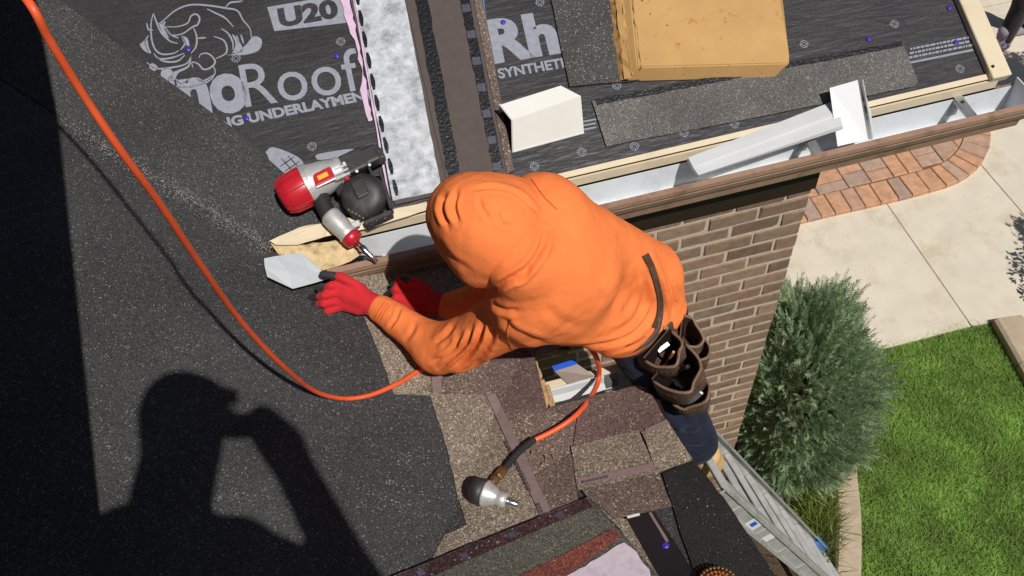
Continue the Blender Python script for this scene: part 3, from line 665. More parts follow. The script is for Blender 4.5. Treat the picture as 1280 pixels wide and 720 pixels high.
sheet('edge_strip', [(592, -4), (602, -4), (642, 212), (634, 216)], PB, 0.0215, 0.006, M['brown_gran'], bs, 0.5, 12)
sheet('blue_film', [(602, -4), (605, -4), (619, 108), (615, 108)], PB, 0.012, 0.002, M['blue_plastic'], bs, 0.5, 12)
pk2 = sheet('pink_release_film', [(616, 112), (620, 112), (637, 190), (634, 194)], PB, 0.010, 0.0015, M['pink'], None, 0.6, 7)
props(pk2, 'thin pink film edge between the face down shingle and the white box', 'film', 'pink release film scraps')

# white open-ended box
wb = thing('white_box', PB.at(680, 160), 'white folded sheet metal box lying on the underlayment with one open end', 'box')
FB = [PB.at(641, 190, 0.003), PB.at(730, 166, 0.003)]; RG = [PB.at(640, 150, 0.085), PB.at(726, 120, 0.085)]; BT = [PB.at(625, 131, 0.078), PB.at(701, 107, 0.078)]
def in_plane(x, y, a, b_, c_): return Plane(a, np.cross(b_-a, c_-a)).at(x, y)
RG[1] = in_plane(726, 120, FB[0], FB[1], RG[0]); BT[1] = in_plane(701, 107, RG[0], RG[1], BT[0])
BB = [BT[0]-PB.n*0.074, BT[1]-PB.n*0.074]
strip3([FB, RG, BT, BB], 'folded_shell', M['pale_box'], wb, 0.002)
bm = bmesh.new(); bm.faces.new([bm.verts.new(p) for p in (FB[1], RG[1], BT[1], BB[1])]); bmesh.ops.solidify(bm, geom=bm.faces[:], thickness=0.002); mkbm('end_panel', bm, M['pale_box'], wb)
mk('end_flange', *g_tube([FB[0], RG[0], BT[0], BB[0]], 0.0035, 6), M['white_metal'], wb)
mk('bottom_flange', *g_tube([FB[0], FB[1]], 0.003, 6), M['white_metal'], wb)

# cardboard carton
cb = thing('cardboard_carton', PB.at(880, 50), 'worn stained brown cardboard carton lying on the porch roof', 'carton')
h0 = 0.055
A0, A1 = PB.at(770, 102, 0.004), PB.at(969, 97, 0.004)
top = [PB.at(*q, h0) for q in ((797, 84), (988, 79), (974, -6), (972, -30), (786, -30))]
bot = [PB.at(*q, 0.004) for q in ((771, 103), (965, 98), (988, 82), (975, -32), (758, -32))]
bm = bmesh.new(); tv = [bm.verts.new(p) for p in top]; bv = [bm.verts.new(p) for p in bot]; bm.faces.new(tv); bm.faces.new(bv[::-1])
for i in range(5): bm.faces.new([bv[i], bv[(i+1) % 5], tv[(i+1) % 5], tv[i]])
bmesh.ops.recalc_face_normals(bm, faces=bm.faces[:]); bmesh.ops.bevel(bm, geom=bm.edges[:], offset=0.004, segments=2, affect='EDGES')
mkbm('carton_body', bm, M['card'], cb)
def flap(p, q, h1, h2, t, mat, jit):
    n_ = 12; V = []
    for i in range(n_+1):
        a = i/n_; x0, y0 = p[0]+(q[0]-p[0])*a, p[1]+(q[1]-p[1])*a
        V += [PB.at(x0+random.uniform(-jit, jit), y0, h1+random.uniform(-0.003, 0.003)), PB.at(x0+t+random.uniform(-jit, jit), y0-0.2*t, h2+random.uniform(-0.004, 0.004))]
    mk('torn_flap', V, [[2*i, 2*i+1, 2*i+3, 2*i+2] for i in range(n_)], mat, cb)
flap((758, -12), (772, 101), 0.006, 0.03, 9, M['card_edge'], 1.2)
flap((767, -12), (781, 99), 0.032, 0.042, 8, M['card'], 1.2)
flap((775, -12), (789, 93), 0.040, 0.03, 6, M['card_edge'], 1.2)
flap((781, -12), (794, 88), 0.031, 0.058, 8, M['card'], 1.0)

# pieces lying in the gutter
dp = thing('white_downspout_offcut', W(950, 175, 2.95), 'long white folded metal offcut lying slanted in the brown gutter', 'flashing', 'white metal offcuts in the gutter')
za = ZF + 0.012; zb_ = ZF + 0.06
strip3([[onZ(860, 197, ZF+0.05), onZ(1045, 125, ZF+0.075)], [onZ(866, 208, ZF+0.046), onZ(1049, 141, ZF+0.072)], [onZ(867, 210, ZF+0.040), onZ(1049.5, 143, ZF+0.066)], [onZ(873, 219, ZF+0.036), onZ(1053, 157, ZF+0.062)], [onZ(874, 221, ZF+0.018), onZ(1054, 161, ZF+0.045)]], 'folded_sheet', M['white_metal'], dp)
strip3([[onZ(860, 197, ZF+0.048), onZ(859, 205, ZF-0.06)], [onZ(874, 221, ZF+0.018), onZ(873, 221, ZF-0.0)]], 'end_fold', M['trough'], dp)
sp_ = thing('white_elbow_offcut', W(1065, 140, 2.95), 'short upright white channel piece standing in the brown gutter', 'flashing', 'white metal offcuts in the gutter')
strip3([[onZ(1037, 110, ZF+0.13), onZ(1047, 183, ZF+0.005)], [onZ(1072, 100, ZF+0.13), onZ(1085, 174, ZF+0.005)]], 'front_face', M['white_metal'], sp_)
strip3([[onZ(1072, 100, ZF+0.13), onZ(1085, 174, ZF+0.005)], [onZ(1077, 104, ZF+0.10), onZ(1091, 174, ZF-0.04)]], 'side_face', M['galv'], sp_)
strip3([[onZ(1077, 102, ZF+0.115), onZ(1089, 140, ZF+0.03)], [onZ(1079, 99, ZF+0.13), onZ(1092, 172, ZF+0.0)]], 'side_lip', M['white_metal'], sp_)
scr = sheet('shingle_scrap', [(767, 225), (785, 223), (791, 230), (783, 236), (775, 231)], Plane((0, 0, ZF-0.105), (0, 0, 1)), 0.0, 0.003, M['sealant'], None, 0.3, 20)
props(scr, 'small dark shingle scrap lying in the white trough of the gutter', 'scrap')
lv = onZ(705, 225, ZF-0.02)

# torn left end of eave metal and the piece being fitted
te = sheet('torn_drip_edge', [(337, 301), (375, 284), (450, 270), (533, 252), (536, 262), (470, 283), (420, 293), (372, 306), (345, 306)], PB, 0.022, 0.002, M['cream'], None, 0.8, 12, 0.006)
props(te, 'bent cream drip edge strip under the nail gun, pointed at its cut end', 'flashing')
ts = sheet('dirty_metal_strip', [(338, 304), (372, 306), (420, 300), (462, 312), (430, 330), (404, 338), (372, 322), (348, 318)], PB, 0.006, 0.002, M['cream_dirty'], None, 1.2, 9, 0.01)
props(ts, 'dirty stained cream metal tab between the drip edge and the pale flashing', 'flashing')
fp = thing('pale_flashing', AC.at(368, 345), 'pale grey bent flashing piece held in the red glove', 'flashing')
strip3([[AC.at(330, 323, 0.075), AC.at(345, 320, 0.08), AC.at(376, 316, 0.08), AC.at(388, 325, 0.07)], [AC.at(331, 334, 0.065), AC.at(360, 340, 0.062), AC.at(384, 334, 0.062), AC.at(402, 338, 0.06)], [AC.at(334, 346, 0.045), AC.at(366, 361, 0.04), AC.at(392, 354, 0.045), AC.at(412, 348, 0.05)]], 'bent_sheet', M['pale_metal'], fp, 0.002)

# ================================================================== shingles on the eave side of the main roof
def shingle(pix, h, mat, t=0.005, j=0.7): return sheet('shingle', pix, AC, h, t, M[mat], mr, j, 13)
shingle([(415, 338), (530, 314), (690, 330), (725, 425), (660, 448), (606, 470), (548, 493), (492, 492), (474, 440), (455, 396)], 0.006, 'tan_gran')
shingle([(536, 488), (545, 456), (612, 455), (620, 494)], 0.011, 'brown_gran')
shingle([(608, 468), (612, 452), (640, 420), (668, 446), (676, 478), (684, 512), (628, 516)], 0.013, 'red_gran')
t2 = shingle([(537, 492), (616, 491), (648, 560), (692, 652), (640, 690), (602, 700), (588, 672), (572, 620), (560, 565)], 0.008, 'tan_gran')
shingle([(622, 514), (690, 511), (722, 517), (745, 560), (716, 572), (722, 628), (690, 648), (655, 585)], 0.0075, 'brown_gran')
shingle([(660, 600), (716, 566), (724, 632), (694, 648), (680, 640)], 0.0125, 'brown_gran')
shingle([(684, 510), (770, 488), (796, 538), (716, 560), (722, 520)], 0.013, 'red_gran')
shingle([(769, 489), (807, 479), (834, 527), (796, 542)], 0.0135, 'red_gran')
shingle([(714, 558), (798, 537), (822, 590), (722, 612)], 0.018, 'tan_gran')
shingle([(802, 540), (834, 526), (866, 574), (822, 590)], 0.019, 'tan_gran')
shingle([(720, 604), (822, 586), (840, 632), (768, 648), (736, 622)], 0.0145, 'brown_gran')
shingle([(736, 622), (770, 646), (790, 650), (836, 724), (812, 724), (774, 660)], 0.010, 'tan_gran')
shingle([(556, 668), (584, 655), (606, 690), (612, 708), (560, 716), (538, 704)], 0.006, 'tan_gran', 0.003, 2.0)
def tape(pix, h, txt=None, tp=None):
    o = sheet('release_tape', pix, AC, h, 0.0012, M['tape'], mr, 0.4, 20)
tape([(608, 494), (619, 492), (690, 641), (678, 650)], 0.0152)
tape([(722, 598), (816, 579), (819, 587), (722, 606)], 0.0205)
tape([(806, 536), (833, 524), (837, 529), (808, 542)], 0.0215)
tape([(538, 452), (550, 449), (552, 490), (541, 491)], 0.0135)
def ac_marks(p0, p1, pt_, h):
    P0, P1, T = (np.array(q, float) for q in (p0, p1, pt_)); d = P1-P0; L_ = np.linalg.norm(d); up2 = T-P0; x = 0.0; parts = []
    while x < L_-3:
        w_ = random.uniform(1.5, 4.5); a, b_ = P0+d*(x/L_), P0+d*(min(x+w_, L_)/L_)
        parts.append(([AC.at(*q, h) for q in (a, b_, b_+up2*random.uniform(0.6, 1), a+up2*random.uniform(0.6, 1))], [[0, 1, 2, 3]])); x += w_+1.2
    mk('tape_print', *merge(parts), M['tape_print'], mr)
ac_marks((630, 552), (661, 616), (635, 550), 0.0168); ac_marks((669, 630), (681, 650), (674, 628), 0.0168); ac_marks((727, 604), (764, 596), (726, 600.5), 0.0222)
bk = sheet('black_membrane', [(828, 592), (866, 574), (905, 622), (972, 724), (870, 724)], AC, 0.008, 0.006, M['black_mem'], mr, 0.8, 12)
sm = sheet('black_membrane', [(782, 646), (818, 639), (874, 724), (826, 724)], AC, 0.012, 0.003, M['black_smooth'], mr, 0.3, 20)
sheet('white_edge', [(783, 645), (799, 641), (800, 644), (785, 648)], AC, 0.014, 0.001, M['white_print'], sm, 0.4, 10)
sheet('print_line', [(811, 641), (814, 640), (836, 676), (833, 678)], AC, 0.0135, 0.0008, M['tape'], sm, 0.3, 10)
c = AC.at(832, 682, 0.012); mk('cap_nail', *g_lathe(c, c+PC.n*0.006, [(0, 0.0095), (0.4, 0.0095), (0.7, 0.007), (0.72, 0.003), (1, 0.0025)], 18), M['purple'], sm)
# jagged broken edges round the gutter hole
for q in ([(664, 449), (672, 452), (678, 470), (672, 476), (668, 462)], [(672, 476), (680, 474), (688, 498), (684, 512), (678, 498)], [(681, 482), (686, 480), (694, 505), (688, 508)]):
    sheet('broken_wood', q, AC, 0.004, 0.012, M['wood'], mr, 1.0, 5)

# short gutter at the eave of the lower slope
YG, ZG = 1.278, H-2.452
x0g, x1g = 0.285, 0.585
g2 = thing('short_gutter', (0.43, YG+0.06, ZG-0.1), 'short white inside gutter section with strap beside the brown shingles', 'gutter')
p2 = [(0.105, -0.0), (0.122, -0.0), (0.122, -0.02), (0.116, -0.03), (0.112, -0.06), (0.095, -0.085), (0.088, -0.105), (0.0, -0.105), (0.0, -0.01)]
extrude_profile(p2, (x0g, YG, ZG), (x1g, YG, ZG), (0, 1, 0), M['white_metal'], 'trough', g2, -0.002)
mk('rim', *g_bevbox(((x0g+x1g)/2, YG+0.118, ZG+0.003), np.eye(3), ((x1g-x0g)/2, 0.012, 0.004), 0.002, 1), M['cream'], g2)
mk('end_cap', *g_prism([np.array([x0g-0.001, YG+a, ZG+z]) for a, z in [(0.0, 0.0), (0.0, -0.105), (0.088, -0.105), (0.12, -0.03), (0.12, 0.0)]], np.array([0.003, 0, 0])), M['white_metal'], g2)
mk('end_cap', *g_prism([np.array([x1g, YG+a, ZG+z]) for a, z in [(0.0, 0.0), (0.0, -0.105), (0.088, -0.105), (0.12, -0.03), (0.12, 0.0)]], np.array([0.003, 0, 0])), M['white_metal'], g2)
xs = onZ(766, 478, ZG-0.04)[0]
v, f = merge([g_box((xs, YG+0.108, ZG-0.042), ((1, 0, 0), (0, 1, -0.25), (0, 0.25, 1)), (0.021, 0.0015, 0.042)), g_box((xs-0.005, YG+0.06, ZG-0.085), np.eye(3), (0.021, 0.045, 0.0015))])
st_ = mk('strap', v, f, M['galv'], g2)
mk('strap_hole', *g_cyl((xs+0.004, YG+0.1045, ZG-0.045), (xs+0.004, YG+0.1025, ZG-0.0455), 0.004, n=10), M['dark_metal'], st_)
# grey sheet with blue tape resting on the rim
gb = thing('grey_sheet_offcut', onZ(718, 468, ZG+0.02), 'grey metal offcut with a strip of blue tape resting on the short gutter', 'offcut')
strip3([[onZ(692, 463, ZG+0.02), onZ(720, 454, ZG+0.03)], [onZ(710, 480, ZG+0.012), onZ(744, 470, ZG+0.012)]], 'sheet', M['grey_board'], gb, 0.003)
strip3([[onZ(690, 458, ZG+0.028), onZ(719, 449, ZG+0.036)], [onZ(693, 464, ZG+0.026), onZ(722, 455, ZG+0.034)]], 'tape', M['blue_tape'], gb, 0.002)
bt = thing('white_corner_bracket', onZ(808, 482, ZG), 'small white bracket with a bolt at the end of the short gutter', 'bracket')
strip3([[onZ(797, 470, ZG+0.005), onZ(817, 492, ZG+0.005)], [onZ(803, 468, ZG+0.0), onZ(821, 489, ZG+0.0)]], 'plate', M['white_metal'], bt, 0.002)
strip3([[onZ(808, 498, ZG+0.01), onZ(820, 512, ZG+0.01)], [onZ(822, 492, ZG+0.01), onZ(829, 500, ZG+0.01)]], 'plate', M['galv'], bt, 0.002)
mk('bolt', *g_lathe(onZ(823, 499, ZG+0.012), onZ(827, 497, ZG+0.028), [(0, 0.011), (0.5, 0.011), (0.5, 0.006), (1, 0.006)], 12), M['brass'], bt, True)

# ------------------------------------------------------------------ shingle bundle laid face down at the bottom
sbn = thing('film_backed_bundle', AC.at(690, 690), 'face down shingles with red band and pale lilac film beside the black membrane', 'shingle bundle')
for i, hh in enumerate((0.010, 0.017, 0.024)):
    d = (2-i)*1.2
    sheet('shingle_mat', [(470+d, 729-d), (600, 676-d), (733+d, 622-d), (812, 706), (838, 742), (560, 830), (490, 760)], AC, hh, 0.006, M['olive_gran' if i == 2 else 'dark_gran2'], sbn, 0.5, 16)
bb = sheet('sealant_band', [(472, 729), (600, 677), (733, 623), (741, 633), (608, 690), (500, 738)], AC, 0.0265, 0.002, M['red_sealant'], sbn, 0.6, 8)
for (x, y) in ((694, 642), (634, 667), (574, 693), (520, 714)):
    sheet('printed_square', [(x, y), (x+8, y-3.4), (x+12, y+2.6), (x+4, y+6)], AC, 0.0278, 0.001, M['sealant_print'], bb, 0.4, 5)
sheet('red_band', [(642, 724), (766, 661), (776, 671), (700, 724)], AC, 0.0268, 0.002, M['red_band'], sbn, 0.8, 8)
sheet('release_film', [(690, 732), (780, 678), (796, 690), (804, 704), (812, 712), (815, 740), (700, 790)], AC, 0.0285, 0.0015, M['film_lilac'], sbn, 1.2, 8)

# ------------------------------------------------------------------ nails, debris, nail coil
for (x, y, a) in ((682, 575, 0.3), (692, 574, 0.1), (676, 583, 0.9), (664, 569, 0.6), (659, 566, -0.6)):
    c = AC.at(x, y, 0.012); d = np.array([math.sin(a), math.cos(a), 0.2])*0.011
    nl = thing('roofing_nail', c, 'small brass coloured roofing nail lying on the brown shingles', 'nail', 'loose nails on the shingles')
    mk('shank', *g_cyl(c-d, c+d, 0.0016, n=8), M['rusty'], nl); mk('head', *g_cyl(c+d, c+d+unit(d)*0.0015, 0.0048, n=12), M['rusty'], nl)
cc = AC.at(898, 741, 0.004)
nc = thing('nail_coil', cc, 'orange and brass coil of roofing nails standing on the black membrane', 'nail coil')
mk('plastic_collation', *g_lathe(cc, cc+PC.n*0.034, [(0, 0.036), (0.1, 0.042), (0.9, 0.042), (1, 0.034), (1.0, 0.016)], 40), M['hose'], nc)
hd = []
uu, ww = frame(PC.n)
for ring, rr in enumerate((0.046, 0.036, 0.026)):
    for k in range(int(rr*2*math.pi/0.0098)):
        a = k*0.0098/rr; p = cc + (uu*math.cos(a)+ww*math.sin(a))*rr
        hd.append(g_lathe(p+PC.n*0.036, p+PC.n*0.040, [(0, 0.0043), (0.6, 0.0043), (1, 0.002)], 8)); hd.append(g_cyl(p, p+PC.n*0.036, 0.0016, n=6))
v, f = merge(hd); o = mk('nails', v, f, M['brass'], nc); o['kind'] = 'stuff'
# pale dust and granules swept into the valleys, splinters
P_, Fc_ = [], []
def speck(p, n, s):
    a = random.uniform(0, 6.28); u, w = frame(n); d = u*math.cos(a)+w*math.sin(a); e = np.cross(n, d); i = len(P_)
    P_.extend([p+d*s*random.uniform(0.7, 1.8), p+e*s, p-d*s, p-e*s*0.6+n*s*0.6]); Fc_.extend([[i, i+1, i+3], [i+1, i+2, i+3], [i+2, i, i+3]])
for _ in range(1500):
    t_ = random.random()**0.8; x = 62+(338-62)*t_; y = 143+(312-143)*t_; w_ = random.gauss(0, 5.5); q = (x+w_*-0.53+random.gauss(0, 3), y+w_*0.85)
    pl = PB if w_ < 0 else PA; speck(pl.at(*q, 0.004 if pl is PA else 0.0075), pl.n, random.uniform(0.0008, 0.0022))
for _ in range(700):
    q = (random.uniform(80, 560), random.uniform(20, 700))
    pl = PA if q[1] > 150+(q[0]-60)*0.62 else None
    if pl: p = AC.at(*q, 0.003); speck(p, PA.n, random.uniform(0.0008, 0.0019))
for cx_, cy_, n_ in ((500, 618, 60), (515, 585, 40), (300, 420, 30), (470, 540, 30), (850, 610, 12), (700, 570, 40), (660, 520, 30), (600, 640, 30), (135, 120, 50), (120, 360, 30), (240, 250, 60)):
    for _ in range(n_):
        q = (random.gauss(cx_, 22), random.gauss(cy_, 16)); p = AC.at(*q, 0.012 if cx_ > 540 else 0.003); speck(p, AC.n, random.uniform(0.0009, 0.0026))
o = mk('granule_dust', P_, Fc_, M['sawdust']); props(o, 'pale dust and stray granules scattered along the roof valley', 'dust', None, 'stuff')

# ================================================================== nail gun
B = PB.at
ng = thing('nail_gun', B(410, 250), 'red and silver pneumatic coil nail gun lying beside the printed underlayment', 'nail gun')
def lat(p0, h0, p1, h1, prof, name, mat, par, n=32, sm=True):
    return mk(name, *g_lathe(B(*p0, h0), B(*p1, h1), prof, n), M[mat], par, sm)
cap = lat((351, 250), 0.066, (386, 231), 0.072, [(0, 0.012), (0.02, 0.040), (0.14, 0.055), (0.4, 0.0635), (0.9, 0.0665), (1.0, 0.064)], 'end_cap', 'red', ng)
for k in range(14):
    a = 2*math.pi*k/14; A_ = B(352, 249.5, 0.066); Z_ = B(384, 232, 0.0715); ax_ = unit(Z_-A_); u, w = frame(ax_); d = u*math.cos(a)+w*math.sin(a)
    mk('rib', *g_tube([A_+d*0.051+ax_*0.004, A_+d*0.0635+ax_*0.03, Z_+d*0.0675], 0.0022, 6), M['red'], cap)
body = lat((386, 231), 0.072, (430, 211), 0.075, [(0, 0.066), (0.08, 0.068), (0.18, 0.062), (0.5, 0.055), (0.8, 0.045), (0.92, 0.046), (1, 0.040)], 'cylinder_housing', 'magnesium', ng)
u = unit(B(428, 211, 0.075)-B(388, 230, 0.072)); nrm = PB.n; lat_ = np.cross(nrm, u)
mk('flange', *g_lathe(B(384, 232, 0.0715), B(388, 230, 0.072), [(0, 0.069), (1, 0.069)], 32), M['magnesium'], body)
for sx, sy in ((-0.9, 0.5), (0.9, 0.5), (0.2, 1)):
    c_ = B(382, 233, 0.0715)+lat_*sx*0.062+nrm*0.04*sy; mk('bolt', *g_cyl(c_-u*0.008, c_+u*0.012, 0.0055, n=8), M['chrome'], body)
pc_ = B(404, 221, 0.128)
mk('name_plate', *g_bevbox(pc_, (u, lat_, nrm), (0.033, 0.021, 0.006), 0.004, 2), M['red'], ng)
mk('plate_logo', *g_box(pc_+nrm*0.0065, (u, lat_, nrm), (0.017, 0.0075, 0.001)), M['yellow'], ng)
mk('plate_border', *g_bevbox(pc_-nrm*0.003, (u, lat_, nrm), (0.036, 0.025, 0.005), 0.004, 2), M['magnesium'], ng)
# nose, feed arm and magazine
mk('nose', *g_bevbox(B(443, 206, 0.07), (u, lat_, nrm), (0.042, 0.036, 0.036), 0.008, 2), M['black_plastic'], ng)
mk('nose_tip', *g_bevbox(B(470, 197, 0.06), (u, lat_, nrm), (0.028, 0.020, 0.022), 0.006, 2), M['black_plastic'], ng)
mk('contact_arm', *g_tube([B(428, 206, 0.10), B(447, 197, 0.10), B(462, 191, 0.09), B(472, 190, 0.07)], 0.006, 8), M['dark_metal'], ng)
mk('safety_rod', *g_cyl(B(408, 205, 0.08), B(424, 213, 0.08), 0.004, n=8), M['dark_metal'], ng)
for k in range(3):
    c_ = B(424+2.2*k, 211+5.2*k, 0.112); mk('fin', *g_box(c_, (u, lat_, nrm), (0.026, 0.0035, 0.008)), M['magnesium'], ng)
mk('trigger_pin', *g_cyl(B(433, 222, 0.09), B(435, 226, 0.09), 0.011, n=14), M['red'], ng)
mk('trigger', *g_bevbox(B(426, 238, 0.07), (unit(B(430, 232, 0)-B(420, 244, 0)), lat_, nrm), (0.018, 0.012, 0.016), 0.004, 1), M['rubber'], ng)
mag = mk('magazine', *g_lathe(B(460, 250, 0.010), B(452, 243, 0.104), [(0, 0.064), (0.05, 0.072), (0.30, 0.074), (0.33, 0.070), (0.37, 0.070), (0.40, 0.075), (0.72, 0.074), (0.86, 0.068), (0.96, 0.054), (1.0, 0.036), (1.0, 0.010)], 40), M['black_plastic'], ng, True)
mk('magazine_latch', *g_bevbox(B(450, 236, 0.104), (u, lat_, nrm), (0.022, 0.030, 0.008), 0.005, 2), M['black_plastic'], mag)
for k in range(5): mk('magazine_rib', *g_tube([B(436+4.5*k, 262+2.6*k, 0.085), B(434+4.5*k, 266+2.8*k, 0.03)], 0.0035, 6), M['black_plastic'], mag)
mk('top_guard', *g_bevbox(B(452, 200, 0.088), (u, lat_, nrm), (0.060, 0.030, 0.018), 0.010, 2), M['black_plastic'], ng)
for q in ((430, 204), (446, 214), (462, 206)): mk('screw', *g_cyl(B(*q, 0.107), B(*q, 0.1105), 0.005, n=8), M['chrome'], ng)
lettering('U.S.', (463, 236), (474, 231), (462, 230), PB, 0.0985, M['print'], ng, 0.02, 'embossed_mark') if False else None
mk('magazine_door', *g_bevbox(B(466, 222, 0.055), (unit(B(480, 262, 0)-B(462, 205, 0)), lat_, nrm), (0.055, 0.024, 0.042), 0.010, 2), M['black_plastic'], ng)
mk('door_rail', *g_bevbox(B(483, 240, 0.05), (unit(B(492, 268, 0)-B(474, 205, 0)), unit(np.cross(nrm, B(492, 268, 0)-B(474, 205, 0))), nrm), (0.070, 0.006, 0.030), 0.003, 1), M['black_plastic'], ng)
hb = unit(B(492, 268, 0)-B(455, 284, 0))
mk('foot_bracket', *g_bevbox(B(474, 275, 0.04), (hb, np.cross(nrm, hb), nrm), (0.048, 0.010, 0.028), 0.004, 1), M['black_plastic'], ng)
for k in range(3): mk('bracket_slot', *g_box(B(462+k*10, 280-k*4, 0.069), (hb, np.cross(nrm, hb), nrm), (0.008, 0.005, 0.001)), M['sealant'], ng)
# handle
mk('grip', *g_tube(catmull([B(398, 238, 0.07), B(404, 256, 0.068), B(412, 270, 0.062)], 5), [0.030]*5+[0.027]*5+[0.026], 18), M['rubber'], ng, True)
mk('handle_sleeve', *g_lathe(B(411, 268, 0.062), B(438, 296, 0.055), [(0, 0.031), (0.1, 0.034), (0.55, 0.034), (0.8, 0.031), (0.9, 0.033), (1, 0.028)], 24), M['magnesium'], ng, True)
mk('hook_plate', *g_bevbox(B(443, 281, 0.06), (hb, np.cross(nrm, hb), nrm), (0.020, 0.011, 0.004), 0.003, 1), M['magnesium'], ng)
lat((436, 294), 0.056, (446, 303), 0.053, [(0, 0.030), (0.2, 0.033), (0.8, 0.031), (1, 0.016)], 'air_inlet', 'red', ng)
lat((444, 302), 0.053, (471, 327), 0.05, [(0, 0.010), (0.25, 0.009), (0.3, 0.012), (0.5, 0.012), (0.55, 0.009), (0.75, 0.010), (0.8, 0.0065), (1, 0.006)], 'air_plug', 'chrome', ng, 20)

# ================================================================== air hose
hz = [(-330, -300, 2.2), (-235, -235, 1.85), (-152, -172, 1.58), (-95, -132, 1.36), (-20, -58, 1.14), (34, 0, 1.05), (62, 50, 1.08), (100, 112, 1.15), (150, 187, 1.23), (200, 255, 1.36), (250, 330, 1.57), (300, 400, 1.86), (350, 454, 2.12), (392, 488, 2.42)]
HP = [W(*q) for q in hz] + [AC.at(x, y, h) for x, y, h in ((428, 498, 0.02), (462, 494, 0.012), (498, 479, 0.012), (530, 461, 0.014), (575, 452, 0.02), (620, 440, 0.022), (652, 432, 0.02))] + \
     [W(690, 424, 2.82), W(725, 426, 2.76), W(744, 444, 2.69), onZ(749, 468, ZG+0.024), onZ(742, 490, ZG+0.028)] + [AC.at(x, y, h) for x, y, h in ((722, 517, 0.032), (696, 536, 0.028), (662, 553, 0.024))]
hcurve = catmull(HP, 10)
hs = thing('air_hose', AC.at(440, 497), 'orange air hose running down from above and under the orange worker', 'hose')
mk('hose_tube', *g_tube(hcurve, np.interp(np.linspace(0, 1, len(hcurve)), [0, 0.25, 0.5, 0.62, 1], [0.0055, 0.0055, 0.0066, 0.0078, 0.008]), 12), M['hose'], hs, True)
mk('strain_relief', *g_tube(catmull([AC.at(668, 549, 0.026), AC.at(650, 563, 0.024), AC.at(636, 579, 0.022), AC.at(629, 589, 0.022)], 8), 0.0100, 12), M['rubber'], hs, True)
for k in range(9):
    q = catmull([AC.at(664, 552, 0.025), AC.at(650, 563, 0.024), AC.at(636, 579, 0.022), AC.at(631, 586, 0.022)], 8); i = k*2+1
    mk('relief_ring', *g_tube([q[i], q[i+1]], 0.0112, 12), M['rubber'], hs, True)
mk('brass_fitting', *g_lathe(AC.at(631, 586, 0.022), AC.at(610, 610, 0.026), [(0, 0.011), (0.15, 0.0145), (0.4, 0.0145), (0.45, 0.012), (0.55, 0.0145), (0.7, 0.013), (0.75, 0.010), (1, 0.010)], 12), M['brass'], hs)
sw = thing('swivel_coupler', AC.at(615, 616), 'silver cone shaped air swivel with black cap on the tan shingles', 'coupler')
mk('cap', *g_lathe(AC.at(590, 611, 0.044), AC.at(607, 617, 0.046), [(0, 0.026), (0.15, 0.033), (0.5, 0.038), (1, 0.039)], 28), M['black_plastic'], sw, True)
mk('cone', *g_lathe(AC.at(606, 616.5, 0.046), AC.at(633, 626, 0.040), [(0, 0.038), (0.08, 0.038), (0.5, 0.024), (0.6, 0.020), (0.72, 0.0215), (0.95, 0.020), (1, 0.016)], 28), M['magnesium'], sw, True)
mk('plug', *g_lathe(AC.at(632, 625.7, 0.040), AC.at(648, 631, 0.034), [(0, 0.0125), (0.25, 0.0125), (0.3, 0.0095), (0.9, 0.009), (1, 0.007)], 18), M['chrome'], sw, True)

# ================================================================== ladder
rd = -unit((0.41965, 0.01905, -0.90748)); _p = np.array([0.941, 1.291, -3.101])*1.1 + CAM; foot = _p - rd*((_p[2]-0.03)/rd[2]); rv = np.array([0.0523, -0.3985, 0])*1.1; ry = -unit(rv); rn = unit(np.cross(rd, ry)); LL = (H-2.60-0.03)/rd[2]
ld_ = thing('ladder', foot*np.array([1, 1, 0]) + rv/2, 'aluminium extension ladder with flat rungs leaning on the roof edge beside the brick wall', 'ladder')
for sgn in (-1, 1):
    base = foot + (rv if sgn < 0 else 0); c_ = base + rd*LL/2; ax_ = (rd, ry, rn)
    v, f = merge([g_box(c_, ax_, (LL/2, 0.0022, 0.040)), g_box(c_+rn*0.0385-ry*sgn*0.0152, ax_, (LL/2, 0.0128, 0.0018)), g_box(c_-rn*0.0385-ry*sgn*0.0152, ax_, (LL/2, 0.0128, 0.0018)),
                  g_box(c_+rn*0.030+ry*sgn*0.007, ax_, (LL/2, 0.005, 0.006)), g_box(c_-rn*0.030+ry*sgn*0.007, ax_, (LL/2, 0.005, 0.006))])
    rl = mk('rail', v, f, M['alu'], ld_)
    mk('rail_boot', *g_bevbox(base + rd*0.16, ax_, (0.15, 0.02, 0.046), 0.006, 1), M['blue_plastic'], rl)
    mk('rubber_foot', *g_bevbox(np.array([base[0]-0.01, base[1], 0.026]), np.eye(3), (0.075, 0.03, 0.012), 0.005, 1), M['rubber'], rl)
    if sgn < 0:
        for dd, l_, m_ in ((LL-0.42, 0.05, 'white_print'), (LL-0.415, 0.02, 'blue_tape'), (LL-0.64, 0.03, 'white_print')):
            mk('sticker', *g_box(base+rd*dd-ry*(0.0032+(0.0008 if m_ == 'blue_tape' else 0)), ax_, (l_, 0.0005, 0.02 if m_ != 'blue_tape' else 0.012)), M[m_], rl)
d_ = np.linalg.norm(_p-foot) - 0.3355*int(np.linalg.norm(_p-foot)/0.3355)
